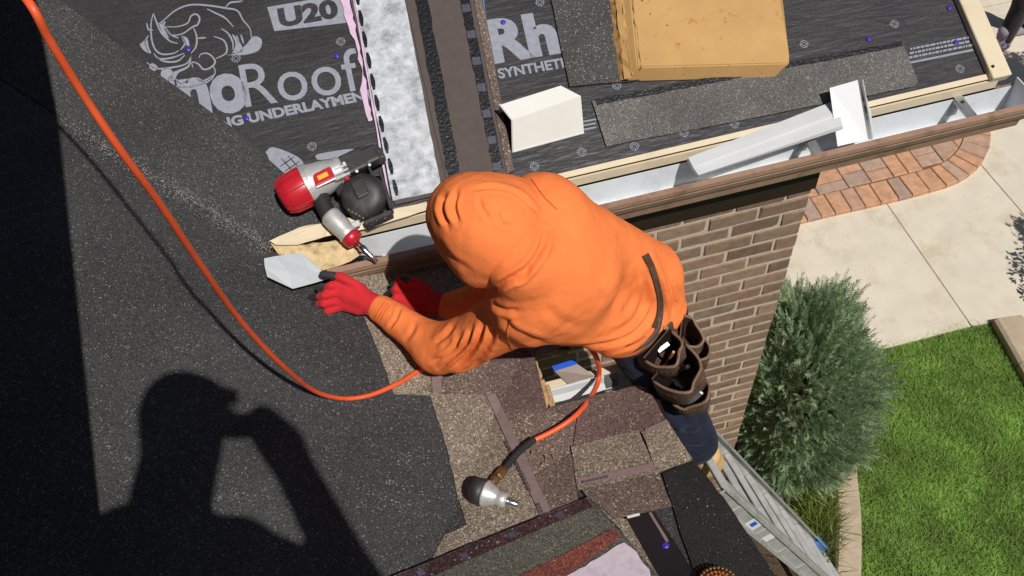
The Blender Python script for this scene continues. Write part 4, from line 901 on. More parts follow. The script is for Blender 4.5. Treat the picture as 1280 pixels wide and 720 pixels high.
while d_ < LL-0.05:
    c_ = foot + rd*d_ + rv/2; hx = unit(np.cross(ry, (0, 0, 1))); ax_ = (hx, ry, np.array([0, 0, 1.0]))
    r_ = mk('rung', *g_bevbox(c_, ax_, (0.0135, 0.2185, 0.0115), 0.005, 2), M['alu'], ld_)
    v, f = merge([g_box(c_+hx*q+np.array([0, 0, 0.0112]), ax_, (0.0022, 0.21, 0.0012)) for q in (-0.007, 0, 0.007)]); mk('tread_ridge', v, f, M['alu'], r_)
    for sg in (-1, 1):
        mk('rung_plate', *g_bevbox(c_+ry*sg*(0.2210+0.0035), (rd, ry, rn), (0.038, 0.0022, 0.022), 0.002, 1), M['alu'], r_)
    d_ += 0.3355

# ================================================================== implicit surfaces for bodies and clothes
def cap_(a, b, r0, r1=None): return ('c', np.asarray(a, float), np.asarray(b, float), r0, r0 if r1 is None else r1)
def ell(c, ax, r): return ('e', np.asarray(c, float), np.array([unit(q) for q in ax]), np.asarray(r, float))
def sdf_prim(p, G):
    if p[0] == 'c':
        _, a, b_, r0, r1 = p; ab = b_-a; t_ = np.clip(((G-a) @ ab)/max(ab @ ab, 1e-9), 0, 1)
        return np.linalg.norm(G-a-t_[..., None]*ab, axis=-1) - (r0+(r1-r0)*t_)
    _, c_, A_, r = p; q = (G-c_) @ A_.T; k0 = np.linalg.norm(q/r, axis=-1); k1 = np.linalg.norm(q/(r*r), axis=-1)
    return k0*(k0-1)/np.maximum(k1, 1e-9)
def smin(a, b_, k):
    h_ = np.maximum(k-np.abs(a-b_), 0)/k; return np.minimum(a, b_)-h_*h_*k*0.25
def surface_nets(Fv, org, vs_):
    s_ = Fv < 0; nx, ny, nz = Fv.shape; cnt = np.zeros((nx-1, ny-1, nz-1), int); acc = np.zeros((nx-1, ny-1, nz-1, 3)); num = np.zeros((nx-1, ny-1, nz-1))
    cs = [(i, j, k) for i in (0, 1) for j in (0, 1) for k in (0, 1)]
    sub = lambda a, c: a[c[0]:nx-1+c[0], c[1]:ny-1+c[1], c[2]:nz-1+c[2]]
    for c in cs: cnt += sub(s_, c)
    for c in cs:
        for ax_ in range(3):
            if c[ax_] == 0:
                d = list(c); d[ax_] = 1; fa, fb = sub(Fv, c), sub(Fv, d); x = (fa < 0) != (fb < 0)
                t_ = np.where(x, fa/np.where(x, fa-fb, 1), 0); pt_ = np.array(c, float); num += x
                for q in range(3): acc[..., q] += np.where(x, pt_[q] + (t_ if q == ax_ else 0), 0)
    act = (cnt > 0) & (cnt < 8); idx = -np.ones(act.shape, int); idx[act] = np.arange(act.sum()); I = np.argwhere(act)
    V = (I + acc[act]/num[act][:, None])*vs_ + org; Fc = []
    for ax_ in range(3):
        o1, o2 = [q for q in range(3) if q != ax_]
        sl = [slice(1, -1)]*3; sl[ax_] = slice(0, -1); a = s_[tuple(sl)]
        sl2 = [slice(1, -1)]*3; sl2[ax_] = slice(1, None); b_ = s_[tuple(sl2)]
        E_ = np.argwhere(a != b_); sg = a[a != b_]
        base = E_.copy(); base[:, o1] += 1; base[:, o2] += 1
        def at(d1, d2):
            q = base.copy(); q[:, o1] -= d1; q[:, o2] -= d2; return idx[q[:, 0], q[:, 1], q[:, 2]]
        Q = np.stack([at(1, 1), at(0, 1), at(0, 0), at(1, 0)], 1)
        flip = sg if ax_ != 1 else ~sg
        Q[~flip] = Q[~flip][:, ::-1]
        Fc.append(Q)
    return V, np.vstack(Fc)
def relax(V, Q, it):
    e = np.vstack([Q[:, [0, 1]], Q[:, [1, 2]], Q[:, [2, 3]], Q[:, [3, 0]]]); n_ = np.bincount(e.ravel(), minlength=len(V)).astype(float)
    for _ in range(it):
        acc = np.stack([np.bincount(e[:, 0], V[e[:, 1], k], len(V)) + np.bincount(e[:, 1], V[e[:, 0], k], len(V)) for k in range(3)], 1)
        V = 0.5*V + 0.5*acc/n_[:, None]
    return V
def split_quads(V, Q):
    n = len(V); e = np.sort(np.vstack([Q[:, [0, 1]], Q[:, [1, 2]], Q[:, [2, 3]], Q[:, [3, 0]]]), 1); ue, inv = np.unique(e, axis=0, return_inverse=True); inv = inv.ravel()
    mid = (V[ue[:, 0]]+V[ue[:, 1]])/2; ctr = V[Q].mean(1); m = len(Q); ei = [n+inv[k*m:(k+1)*m] for k in range(4)]; ci = n+len(ue)+np.arange(m)
    return np.vstack([V, mid, ctr]), np.vstack([np.stack([Q[:, k], ei[k], ci, ei[k-1]], 1) for k in range(4)])
def vnormals(V, Q):
    fn = np.cross(V[Q[:, 2]]-V[Q[:, 0]], V[Q[:, 3]]-V[Q[:, 1]]); out = np.zeros_like(V)
    for k in range(4): out += np.stack([np.bincount(Q[:, k], fn[:, c], len(V)) for c in range(3)], 1)
    return out/np.maximum(np.linalg.norm(out, axis=1)[:, None], 1e-12)
def blob(name, prims, mat, parent, vox=0.011, k=0.05, folds=(), carve=(), noise_amp=0.0):
    lo = np.min([np.minimum(p[1], p[2])-max(p[3], p[4]) if p[0] == 'c' else p[1]-p[3].max() for p in prims], axis=0)-0.05
    hi = np.max([np.maximum(p[1], p[2])+max(p[3], p[4]) if p[0] == 'c' else p[1]+p[3].max() for p in prims], axis=0)+0.05
    n_ = np.ceil((hi-lo)/vox).astype(int)+1
    G = np.stack(np.meshgrid(*[lo[i]+vox*np.arange(n_[i]) for i in range(3)], indexing='ij'), -1)
    D = None
    for p in prims:
        d = sdf_prim(p, G); D = d if D is None else smin(D, d, k)
    for p in carve: D = np.maximum(D, -sdf_prim(p, G))
    V, Fc = surface_nets(D, lo, vox)
    V = relax(V, Fc, 3)
    if len(folds) or noise_amp:
        V, Fc = split_quads(V, Fc); V = relax(V, Fc, 2); Nn = vnormals(V, Fc)
        q = (V-CAM) @ RM; X = 640+q[:, 0]/q[:, 2]*F; Y = 360+q[:, 1]/q[:, 2]*F; disp = np.zeros(len(V))
        for pl, amp, wid in folds:
            P = catmull([np.array([*e, 0.0]) for e in pl], 5)[:, :2]; m_ = np.full(len(V), 1e9); tt = np.zeros(len(V)); N_ = len(P)-1
            for i in range(N_):
                a, b_ = P[i], P[i+1]; ab = b_-a; t_ = np.clip(((X-a[0])*ab[0]+(Y-a[1])*ab[1])/(ab @ ab), 0, 1)
                d = np.hypot(X-a[0]-t_*ab[0], Y-a[1]-t_*ab[1]); u_ = d < m_; m_ = np.where(u_, d, m_); tt = np.where(u_, (i+t_)/N_, tt)
            env = np.clip(np.sin(np.pi*np.clip(tt, 0.03, 0.97))*1.7, 0, 1)
            disp += env*amp*(-np.exp(-(m_/wid)**1.35) + 0.5*np.exp(-((m_-1.9*wid)/(1.0*wid))**2))
        g = V; w1 = np.sin(g @ (23, 41, 17)+2.2*np.sin(g @ (19, -13, 11)))*np.sin(g @ (-29, 17, 37)+1.8*np.sin(g @ (7, 23, -17)))
        w2 = np.sin(g @ (61, -47, 83)+2*np.sin(g @ (31, 29, -23)))*np.sin(g @ (-37, 71, 43))
        disp += noise_amp*(w1+0.45*w2)
        V = V + Nn*disp[:, None]
    return mk(name, V, Fc, mat, parent, True)

from mathutils.bvhtree import BVHTree
def picker(*objs):
    trees = [(BVHTree.FromPolygons([tuple(v.co) for v in o.data.vertices], [tuple(p.vertices) for p in o.data.polygons]), OFF[o]) for o in objs]
    def pick(x, y, lift=0.0):
        d = unit(ray(x, y)); best = None
        for tr_, off in trees:
            hit = tr_.ray_cast(Vector(CAM-off), Vector(d))
            if hit[0] is not None and (best is None or hit[3] < best[1]): best = (np.array(hit[0])+off+np.array(hit[1])*lift*(-1 if np.array(hit[1]) @ d > 0 else 1), hit[3])
        return None if best is None else best[0]
    return pick
def band(pick, pix, w, lift, n=6):
    P = catmull([np.array([*q, 0.0]) for q in pix], n)[:, :2]; T = np.gradient(P, axis=0); V = []; prev = None
    for p, t_ in zip(P, T):
        nn = np.array([-t_[1], t_[0]])/np.linalg.norm(t_)
        row = [pick(*(p+nn*w*k), lift+(0.002 if abs(k) < 0.4 else 0)) for k in (-0.5, -0.25, 0.25, 0.5)]
        if any(r is None for r in row): continue
        V += row
    m_ = len(V)//4; return V, [[4*i+k, 4*i+k+1, 4*i+k+5, 4*i+k+4] for i in range(m_-1) for k in range(3)]
# ------------------------------------------------------------------ the roofer
wk = thing('person', W(880, 578, 3.35), 'roofer in orange hooded sweatshirt and red gloves leaning over the gutter corner', 'person')
fd = [([(590, 238), (612, 234), (640, 239), (658, 251), (674, 268)], 0.007, 2.2), ([(682, 288), (676, 312), (658, 336), (632, 352), (612, 364)], 0.014, 4.0), ([(556, 242), (552, 262), (560, 284)], 0.012, 3.2), ([(571, 238), (567, 258), (573, 280)], 0.009, 3),
      ([(597, 246), (603, 262), (612, 274)], 0.006, 3), ([(620, 262), (626, 278), (640, 284)], 0.006, 3), ([(546, 300), (562, 322), (590, 340)], 0.004, 4), ([(640, 352), (655, 346), (664, 330)], 0.007, 3),
      ([(604, 402), (598, 424), (580, 448), (560, 464)], 0.011, 3.4), ([(590, 408), (584, 428), (566, 446), (548, 460)], 0.011, 3.0), ([(576, 416), (570, 432), (556, 446), (540, 452)], 0.009, 2.8), ([(616, 400), (614, 424), (600, 448), (586, 464)], 0.009, 3.6),
      ([(628, 396), (640, 412), (664, 424), (690, 432)], 0.006, 4), ([(570, 404), (556, 420), (542, 430)], 0.007, 3), ([(520, 402), (514, 416), (504, 428)], 0.004, 3), ([(500, 384), (495, 398), (484, 412)], 0.006, 2.2),
      ([(612, 378), (630, 388), (650, 388)], 0.007, 3.4), ([(700, 436), (740, 434), (780, 424), (806, 404), (818, 376)], 0.009, 3.2), ([(720, 442), (760, 440), (800, 428)], 0.007, 2.6), ([(760, 420), (790, 402), (806, 370), (808, 340)], 0.006, 4), ([(776, 396), (792, 370), (796, 340)], 0.004, 4),
      ([(742, 300), (752, 340), (744, 380)], 0.002, 9), ([(700, 270), (720, 300), (730, 340)], 0.002, 9), ([(680, 380), (700, 400), (730, 410)], 0.003, 6), ([(832, 340), (842, 372), (840, 398)], 0.007, 3.5), ([(846, 352), (852, 378)], 0.005, 2.6), ([(804, 314), (818, 345), (826, 378), (822, 406)], 0.012, 4.2)]
K1 = 0.945
torso = [cap_(W(688, 284, 2.26), W(806, 344, 2.64), 0.112, 0.108), cap_(W(665, 368, 2.28), W(772, 404, 2.62), 0.117, 0.092), cap_(W(674, 266, 2.28), W(690, 300, 2.28), 0.103, 0.105), cap_(W(655, 325, 2.16), W(720, 345, 2.32), 0.10, 0.115),
         cap_(W(808, 350, 2.66), W(828, 384, 2.72), 0.09, 0.075), cap_(W(770, 405, 2.62), W(808, 408, 2.70), 0.085, 0.075), cap_(W(655, 390, 2.36), W(578, 430, 2.57), 0.086, 0.070), cap_(W(572, 432, 2.59), W(548, 436, 2.64), 0.068, 0.064), cap_(W(548, 436, 2.64), W(476, 386, 2.765), 0.064, 0.045),
         cap_(W(668, 300, 2.42), W(636, 364, 2.70), 0.085, 0.062), cap_(W(636, 364, 2.70), W(560, 383, 2.81), 0.056, 0.044), cap_(W(640, 300, 2.24), W(660, 318, 2.24), 0.095)]
hoodie = blob('hoodie', torso, M['orange'], wk, 0.0085, 0.055, fd, (), 0.0010)
hood = [ell(W(604, 278, 2.17), (RM @ np.array([0.8, 0.6, 0]), RM @ np.array([-0.6, 0.8, 0]), RM @ np.array([0, 0, 1.0])), (0.132, 0.108, 0.125)), cap_(W(604, 288, 2.17), W(597, 336, 2.20), 0.088, 0.046), cap_(W(584, 270, 2.25), W(588, 290, 2.27), 0.102, 0.095), cap_(W(620, 290, 2.18), W(648, 306, 2.22), 0.11, 0.095), cap_(W(640, 270, 2.24), W(640, 300, 2.24), 0.095)]
fdir = unit(W(520, 390, 2.75)-W(600, 285, 2.22))
blob('hood', hood, M['orange'], wk, 0.008, 0.06, fd[:8], [ell(W(603, 290, 2.20)+fdir*0.165, np.eye(3), (0.092, 0.092, 0.092))], 0.0010)
hc = W(600, 288, 2.24)
body = [ell(hc, np.eye(3), (0.078, 0.082, 0.09)), cap_(hc+fdir*0.055, hc+fdir*0.09, 0.022, 0.016), cap_(hc, W(655, 320, 2.30), 0.055, 0.06), cap_(W(680, 330, 2.36), W(790, 380, 2.66), 0.075, 0.06), cap_(W(680, 300, 2.38), W(672, 370, 2.37), 0.06), cap_(W(655, 390, 2.38), W(560, 434, 2.62), 0.045, 0.04), cap_(W(560, 434, 2.62), W(468, 381, 2.77), 0.04, 0.028),
        cap_(W(668, 300, 2.44), W(636, 364, 2.70), 0.05, 0.04), cap_(W(636, 364, 2.70), W(550, 383, 2.815), 0.038, 0.029), cap_(W(795, 395, 2.69), W(842, 496, 2.84), 0.06, 0.055), cap_(W(842, 496, 2.84), W(878, 566, 3.04), 0.05, 0.038), cap_(W(815, 385, 2.76), W(842, 450, 2.98), 0.06, 0.055), cap_(W(842, 450, 2.98), W(858, 496, 3.14), 0.05, 0.038)]
blob('body', body, M['skin'], wk, 0.012, 0.04)
jf = [([(832, 512), (852, 524), (876, 518)], 0.007, 4), ([(838, 540), (862, 546), (886, 532)], 0.007, 4), ([(850, 558), (874, 560), (894, 548)], 0.006, 3), ([(846, 510), (858, 530), (860, 556)], 0.005, 5), ([(870, 520), (880, 540), (884, 560)], 0.005, 4)]
blob('jeans', [cap_(W(792, 412, 2.70), W(842, 496, 2.84), 0.10, 0.088), cap_(W(842, 496, 2.84), W(868, 552, 3.0), 0.086, 0.080), cap_(W(818, 392, 2.77), W(842, 450, 2.98), 0.09, 0.08), cap_(W(842, 450, 2.98), W(856, 488, 3.12), 0.078, 0.07), cap_(W(790, 415, 2.72), W(822, 392, 2.78), 0.085)], M['denim'], wk, 0.010, 0.04, jf, [ell(W(890, 588, 3.14), (RM @ np.array([0.9, -0.44, 0]), RM @ np.array([0.44, 0.9, 0]), RM @ np.array([0, 0, 1.0])), (0.15, 0.055, 0.12))], 0.002)
bootd = unit((-1, 0.1, 0))
for nm_, c_ in (('boot', W(882, 568, 3.06)), ('boot', W(862, 500, 3.18))):
    blob(nm_, [cap_(c_, c_+np.array([0, 0, -0.06]), 0.054, 0.05), cap_(c_+np.array([0.03, 0, -0.07]), c_+bootd*0.12+np.array([0, 0, -0.085]), 0.046, 0.04)], M['tanboot'], wk, 0.01, 0.03)
# gloves : palm, four fingers and a thumb in one skin
def glove(prims, tips):
    g = blob('glove', prims, M['glove'], wk, 0.0042, 0.008, (), (), 0.0008)
    for t_ in tips: blob('rubber_fingertip', [t_], M['glove_dark'], g, 0.004, 0.014)
cuff = [cap_(W(478, 387, 2.765), W(458, 377, 2.775), 0.037, 0.038)]
palm = [cap_(W(455, 376, 2.77), W(432, 366, 2.775), 0.036, 0.033), cap_(W(448, 384, 2.775), W(426, 379, 2.785), 0.026, 0.022), cap_(W(450, 364, 2.765), W(432, 356, 2.77), 0.026, 0.020)]
fing = [[(432, 355, 2.765), (413, 357, 2.745), (398, 361, 2.77)], [(428, 365, 2.765), (406, 369, 2.745), (389, 372, 2.785)], [(426, 375, 2.77), (405, 380, 2.757), (390, 381, 2.79)], [(427, 384, 2.78), (410, 389, 2.772), (397, 389, 2.80)]]
thumb = [(446, 356, 2.755), (426, 346, 2.742), (404, 343, 2.75)]
def fingers(L_, r): 
    out = []
    for a in L_: out += [cap_(W(*a[0]), W(*a[1]), r, r*0.9), cap_(W(*a[1]), W(*a[2]), r*0.9, r*0.72)]
    return out
def tip(a, r, f0=0.35): p1, p2 = W(*a[1]), W(*a[2]); return cap_(p1*(1-f0)+p2*f0, p2+(p2-p1)*0.03, r*0.86, r*0.76)
glove(cuff + palm + fingers(fing, 0.0128) + fingers([thumb], 0.0150), [tip(fing[0], 0.0138), tip(fing[1], 0.0138, 0.5), tip(thumb, 0.0160, 0.2), tip(fing[2], 0.0138, 0.6)])
rp = [cap_(W(562, 384, 2.81), W(540, 379, 2.815), 0.037, 0.037), cap_(W(540, 378, 2.815), W(518, 368, 2.82), 0.036, 0.033), cap_(W(536, 386, 2.815), W(515, 380, 2.825), 0.025)]
rf = [[(518, 361, 2.815), (500, 350, 2.80), (491, 356, 2.83)], [(514, 368, 2.815), (495, 361, 2.80), (485, 367, 2.83)], [(512, 376, 2.815), (495, 373, 2.805), (486, 378, 2.83)], [(514, 383, 2.825), (500, 383, 2.815), (491, 387, 2.835)]]
rt = [(534, 361, 2.80), (518, 352, 2.79), (503, 349, 2.795)]
glove(rp + fingers(rf, 0.0128) + fingers([rt], 0.0150), [tip(rf[1], 0.0138), tip(rf[2], 0.0138), tip(rt, 0.0160), tip(rf[0], 0.0138)])
# leather tool belt with open pouches
up_ = np.array([0, 0, 1.0])
tb = mk('tool_belt', *g_tube(catmull([W(824, 396, 2.60), W(820, 412, 2.60), W(806, 428, 2.58), W(786, 438, 2.58), W(764, 444, 2.60)], 8), 0.011, 10), M['leather'], wk, True)
def pouch(c, out, wid, dep, hgt, tilt=(0, 0, 0), mat='leather'):
    """open-topped leather pouch: U shaped wall with a hollow inside; c = centre of the mouth's inner edge"""
    dn = unit(-up_ + np.array(tilt)); out = unit(np.asarray(out, float)-dn*(np.asarray(out, float) @ dn)); sd = np.cross(dn, out); n_ = 16; V = []; Fc = []
    ph1, ph2, sl_ = random.uniform(0, 6), random.uniform(0, 6), random.uniform(-0.2, 0.2)
    def ringp(sw_, sd_, k):
        L_ = []
        for i in range(n_+1):
            a = math.pi*i/n_; wob = 1 + 0.10*math.sin(3*a+ph1+k*20) + 0.06*math.sin(5*a+ph2)
            L_.append(c + sd*math.cos(a)*sw_ + out*math.sin(a)**0.75*sd_*wob + dn*(k + 0.012*math.sin(2*a+ph2) + sl_*0.08*math.sin(a)) + sd*sl_*sd_*math.sin(a))
        return L_
    rings = [ringp(wid*q, dep*q2, hgt*k) for q, q2, k in ((1, 1, 0), (1.03, 1.04, 0.25), (0.98, 0.95, 0.7), (0.8, 0.7, 1.0))]
    inner = [ringp(wid*q-0.006, dep*q2-0.006, hgt*k) for q, q2, k in ((0.75, 0.6, 0.9), (0.98, 0.95, 0.7), (1.03, 1.04, 0.25), (1, 1, 0))]
    allr = rings + inner; m_ = n_+1
    for r in allr: V += r
    for j in range(len(allr)-1):
        for i in range(n_): Fc.append([j*m_+i, j*m_+i+1, (j+1)*m_+i+1, (j+1)*m_+i])
    Fc.append([3*m_+i for i in range(m_)]); Fc.append([4*m_+i for i in range(m_)][::-1])
    bm = bmesh.new(); vv = [bm.verts.new(x) for x in V]
    for q in Fc: bm.faces.new([vv[i] for i in q])
    p_ = mkbm('pouch', bm, M[mat], wk, True)
    bk_ = [c+sd*wid+dn*-0.005, c-sd*wid+dn*-0.005, c-sd*wid*0.85+dn*hgt, c+sd*wid*0.85+dn*hgt]
    mk('pouch_back', *g_prism([q-out*0.004 for q in bk_], out*0.004), M[mat], p_)
    mk('rim', *g_tube(catmull(rings[0][::2], 4), 0.0045, 8), M['leather_worn'], p_, True)
    v_, f_ = merge([g_tube([np.array(q)*1.0+out*0.0, np.array(q)+dn*0.006], 0.0012, 5) for q in rings[1][1:-1]]); mk('stitching', v_, f_, M['leather_worn'], p_)['kind'] = 'stuff'
    mk('lining', *g_prism([q+out*0.001 for q in bk_], out*0.002), M['leather_in'], p_)
    return p_
s_out = RM @ np.array([0.35, 1.0, 0.0])
e_out = RM @ np.array([1.0, 0.45, 0.0])
pouch(W(822, 430, 2.58), RM @ np.array([0.75, 0.7, 0]), 0.060, 0.080, 0.10, (0.25, 0, 0))
pouch(W(836, 452, 2.60), RM @ np.array([0.8, 0.75, 0]), 0.075, 0.105, 0.14, (0.25, 0, 0))
pouch(W(856, 486, 2.66), RM @ np.array([0.7, 0.7, 0]), 0.058, 0.075, 0.08, (0.3, 0, 0))
pouch(W(852, 414, 2.66), RM @ np.array([1.0, 0.25, 0]), 0.050, 0.06, 0.12, (0.1, 0, 0))
pouch(W(868, 438, 2.70), RM @ np.array([1.0, 0.2, 0]), 0.045, 0.045, 0.10, (0.1, 0, 0))
blob('belt_pad', [cap_(W(782, 434, 2.62), W(808, 424, 2.63), 0.022, 0.026), cap_(W(808, 424, 2.63), W(830, 404, 2.66), 0.028, 0.03), cap_(W(812, 440, 2.66), W(838, 470, 2.74), 0.05, 0.045), cap_(W(836, 425, 2.70), W(860, 455, 2.78), 0.045, 0.04)], M['leather'], wk, 0.009, 0.03)
mk('buckle', *g_bevbox(W(829, 434, 2.60), (RM @ np.array([0.8, -0.6, 0]), RM @ np.array([0.6, 0.8, 0]), RM @ np.array([0, 0, 1.0])), (0.022, 0.009, 0.004), 0.003, 1), M['chrome'], tb)
mk('rivet', *g_cyl(W(832, 410, 2.625), W(832, 410, 2.615), 0.007, n=14), M['brass'], tb)
mk('plier_handle', *g_tube(catmull([W(842, 470, 2.66), W(850, 462, 2.58), W(860, 458, 2.53)], 4), 0.007, 8), M['fascia_and_shade'], tb, True)
mk('knife', *g_bevbox(W(866, 500, 2.66), (RM @ np.array([0.5, -0.6, -0.6]), RM @ np.array([0.8, 0.5, 0.1]), RM @ np.array([0.2, -0.5, 0.8])), (0.045, 0.010, 0.006), 0.003, 1), M['galv'], tb)
mk('pencil', *g_cyl(W(834, 452, 2.62), W(842, 440, 2.51), 0.004, n=7), M['wood'], tb)
for k in range(7):
    a = W(836+k*1.8, 470+k*0.9, 2.69); mk('nail', *g_cyl(a, a+RM @ np.array([0.022+0.004*(k % 3), 0.030, -0.02]), 0.0016, n=6), M['chrome'], tb)
pk_ = picker(hoodie)
M['orange_seam'] = cloth('orange_seam', (0.62, 0.125, 0.03), 0.1, 0.95, 900, 0.5, 0.0)
for q in ([(702, 438), (740, 442), (776, 436), (806, 420)], [(640, 398), (634, 414), (640, 436), (650, 443)], [(664, 224), (680, 246), (696, 262)]): mk('seam', *band(pk_, q, 1.5, 0.0012), M['orange_seam'], hoodie, True)
for k in range(3): mk('cuff_rib', *band(pk_, [(470+3.2*k, 396+2.2*k), (474+3.2*k, 388+2*k), (481+3.2*k, 378+2*k)], 1.2, 0.001), M['orange_seam'], hoodie, True)
mk('strap', *band(pk_, [(805, 318), (813, 332), (820, 352), (825, 374), (824, 394), (818, 410)], 9, 0.004), M['leather'], wk, True)

# ------------------------------------------------------------------ the photographer behind the camera (casts the shadow)
def SHz(x, y, z):
    S_ = AC.at(x, y); t_ = (H+z-S_[2])/SUN[2]; return S_ + SUN*t_
ph = thing('person', (-0.85, -0.1, zU(-0.1)), 'person in dark clothes and cap filming from the roof, seen only as a shadow', 'person')
Hc = SHz(228, 524, 0.17)
fdv = unit(SHz(300, 524, 0.17)-Hc)
pb = [ell(Hc, np.eye(3), (0.108, 0.118, 0.125)), cap_(SHz(222, 500, 0.20), SHz(250, 503, 0.20), 0.08, 0.07), cap_(Hc, SHz(206, 620, -0.02), 0.082, 0.085), cap_(SHz(238, 572, 0.10), SHz(222, 630, 0.0), 0.075, 0.085), cap_(SHz(150, 690, -0.14), SHz(290, 694, -0.14), 0.105, 0.085), cap_(SHz(200, 720, -0.2), SHz(190, 860, -0.62), 0.17, 0.15),
      cap_(SHz(300, 690, -0.14), SHz(446, 748, -0.20), 0.072, 0.065), cap_(SHz(450, 742, -0.20), SHz(352, 556, 0.08), 0.068, 0.052), cap_(SHz(352, 556, 0.08), SHz(330, 528, 0.115), 0.052, 0.042),
      cap_(SHz(150, 700, -0.14), SHz(120, 860, -0.5), 0.075, 0.06), cap_(SHz(175, 860, -0.62), np.array([-0.80, -0.15, H-1.06]), 0.11, 0.08), cap_(np.array([-0.80, -0.15, H-1.06]), np.array([-0.92, -0.12, H-1.32]), 0.075, 0.06),
      cap_(SHz(205, 860, -0.62), np.array([-0.76, 0.1, H-0.95]), 0.11, 0.08), cap_(np.array([-0.76, 0.1, H-0.95]), np.array([-0.86, 0.14, H-1.16]), 0.075, 0.06), cap_(Hc+fdv*0.09, Hc+fdv*0.135, 0.024, 0.018)]
for i in range(4):
    a = SHz(322+5*i, 516+5*i, 0.125); pb += [cap_(SHz(334, 528+2*i, 0.125), a, 0.011, 0.010)]
pb += [cap_(SHz(340, 540, 0.10), SHz(325, 548, 0.11), 0.014, 0.011)]
blob('body', pb, M['black_cloth'], ph, 0.014, 0.045)
mk('cap_brim', *g_bevbox(SHz(276, 492, 0.215), (unit(fdv-0.25*np.cross(SUN, fdv)), np.cross(fdv, SUN), SUN), (0.052, 0.022, 0.006), 0.005, 1), M['black_cloth'], ph)
cx_, cy_, cz_ = RM @ np.array([1., 0, 0]), RM @ np.array([0, 1., 0]), RM @ np.array([0, 0, 1.])
phn = mk('phone', *g_bevbox(CAM - cz_*0.032 - cx_*0.03, (cx_, cy_, cz_), (0.072, 0.036, 0.0042), 0.003, 2), M['phone'])
props(phn, 'black phone held up by the filming person, out of the picture', 'phone')

# ------------------------------------------------------------------ passer-by at the top right
p0 = np.array([5.40, 5.20, 0.03])
pp = thing('person', p0, 'person in dark trousers walking on the concrete beyond the cream roof edge', 'person')
blob('body', [cap_(p0+(0.0, 0.0, 0.10), p0+(0.03, 0.0, 0.50), 0.07, 0.085), cap_(p0+(0.03, 0.0, 0.50), p0+(0.12, 0.02, 0.92), 0.085, 0.11), cap_(p0+(0.30, 0.12, 0.10), p0+(0.24, 0.10, 0.50), 0.07, 0.085), cap_(p0+(0.24, 0.10, 0.50), p0+(0.2, 0.05, 0.92), 0.085, 0.11),
              cap_(p0+(0.16, 0.03, 0.95), p0+(0.16, 0.03, 1.35), 0.14, 0.16), cap_(p0+(0.16, 0.03, 1.42), p0+(0.16, 0.03, 1.55), 0.06), ell(p0+(0.16, 0.03, 1.66), np.eye(3), (0.085, 0.10, 0.12)), cap_(p0+(0.16, -0.16, 1.38), p0+(0.12, -0.22, 1.08), 0.055, 0.045), cap_(p0+(0.12, -0.22, 1.08), p0+(0.0, -0.2, 0.86), 0.045, 0.035),
              cap_(p0+(0.16, 0.22, 1.38), p0+(0.18, 0.27, 1.08), 0.055, 0.045), cap_(p0+(0.18, 0.27, 1.08), p0+(0.1, 0.25, 0.86), 0.045, 0.035)], M['black_cloth'], pp, 0.02, 0.05)
blob('shoe', [cap_(p0+(-0.22, -0.02, 0.045), p0+(0.0, -0.02, 0.06), 0.042, 0.055), cap_(p0+(0, 0, 0.07), p0+(-0.03, 0, 0.2), 0.06, 0.06)], M['pale_cloth'], pp, 0.014, 0.03)
blob('shoe', [cap_(p0+(0.12, 0.12, 0.045), p0+(0.31, 0.12, 0.06), 0.042, 0.055)], M['pale_cloth'], pp, 0.014, 0.03)

# ================================================================== vegetation
def scatter(name, base, tri, mat, parent=None): ...
def blades(n, region, hmin, hmax, wid, lean, z0):
    P = region(n); n = len(P); a = rng.uniform(0, 6.283, n); h_ = rng.uniform(hmin, hmax, n); w_ = wid*rng.uniform(0.7, 1.3, n); b_ = rng.uniform(0, 6.283, n); l_ = rng.uniform(0.2, 1, n)*lean*h_
    d = np.stack([np.cos(a), np.sin(a), 0*a], 1)*w_[:, None]/2; ln = np.stack([np.cos(b_), np.sin(b_), 0*b_], 1)*l_[:, None]; B0 = np.column_stack([P, np.full(n, z0)])
    mid = B0 + ln*0.35; mid[:, 2] += h_*0.6; tip = B0 + ln; tip[:, 2] += h_
    V = np.stack([B0-d, B0+d, mid+d*0.8, mid-d*0.8, tip], 1).reshape(-1, 3); i = np.arange(n)*5
    Q = np.stack([i, i+1, i+2, i+3], 1).tolist(); T = np.stack([i+3, i+2, i+4], 1).tolist()
    return V, Q+T
kx = np.array([(0.4, 1.42), (0.85, 1.79), (1.30, 2.07), (1.64, 2.25), (1.93, 2.37), (2.24, 2.56), (2.62, 2.80)])
k2 = np.array([(0.4, 3.3), (0.8, 3.38), (1.4, 3.53), (1.9, 3.635), (2.3, 3.69), (2.64, 3.72)])
def lawn_pts(n):
    y = rng.uniform(0.7, 2.67, int(n*1.5)); x = rng.uniform(1.6, 3.75, len(y)); ok = (x > np.interp(y, kx[:, 0], kx[:, 1])-0.02) & (x < np.interp(y, k2[:, 0], k2[:, 1])+0.015)
    P = np.column_stack([x, y])[ok]; den = 0.55+0.45*np.sin(P[:, 0]*5+1.5*np.sin(P[:, 1]*4))*np.sin(P[:, 1]*6.3+P[:, 0]); return P[rng.random(len(P)) < 0.7+0.3*den][:n]
v, f = blades(120000, lawn_pts, 0.022, 0.045, 0.0050, 1.1, 0.0)
props(mk('lawn_grass', v, f, M['grass']), 'short mown green lawn between the concrete edgings', 'grass', None, 'stuff')
def bed_pts(n):
    c_ = np.array([(2.02, 1.80), (1.98, 1.66), (2.10, 1.92), (1.93, 1.52)])[rng.integers(0, 4, n)]; P = c_+rng.normal(size=(n, 2))*0.075
    return P[P[:, 0] < np.interp(P[:, 1], kx[:, 0], kx[:, 1])-0.17]
v, f = blades(2600, bed_pts, 0.10, 0.26, 0.006, 0.8, 0.01)
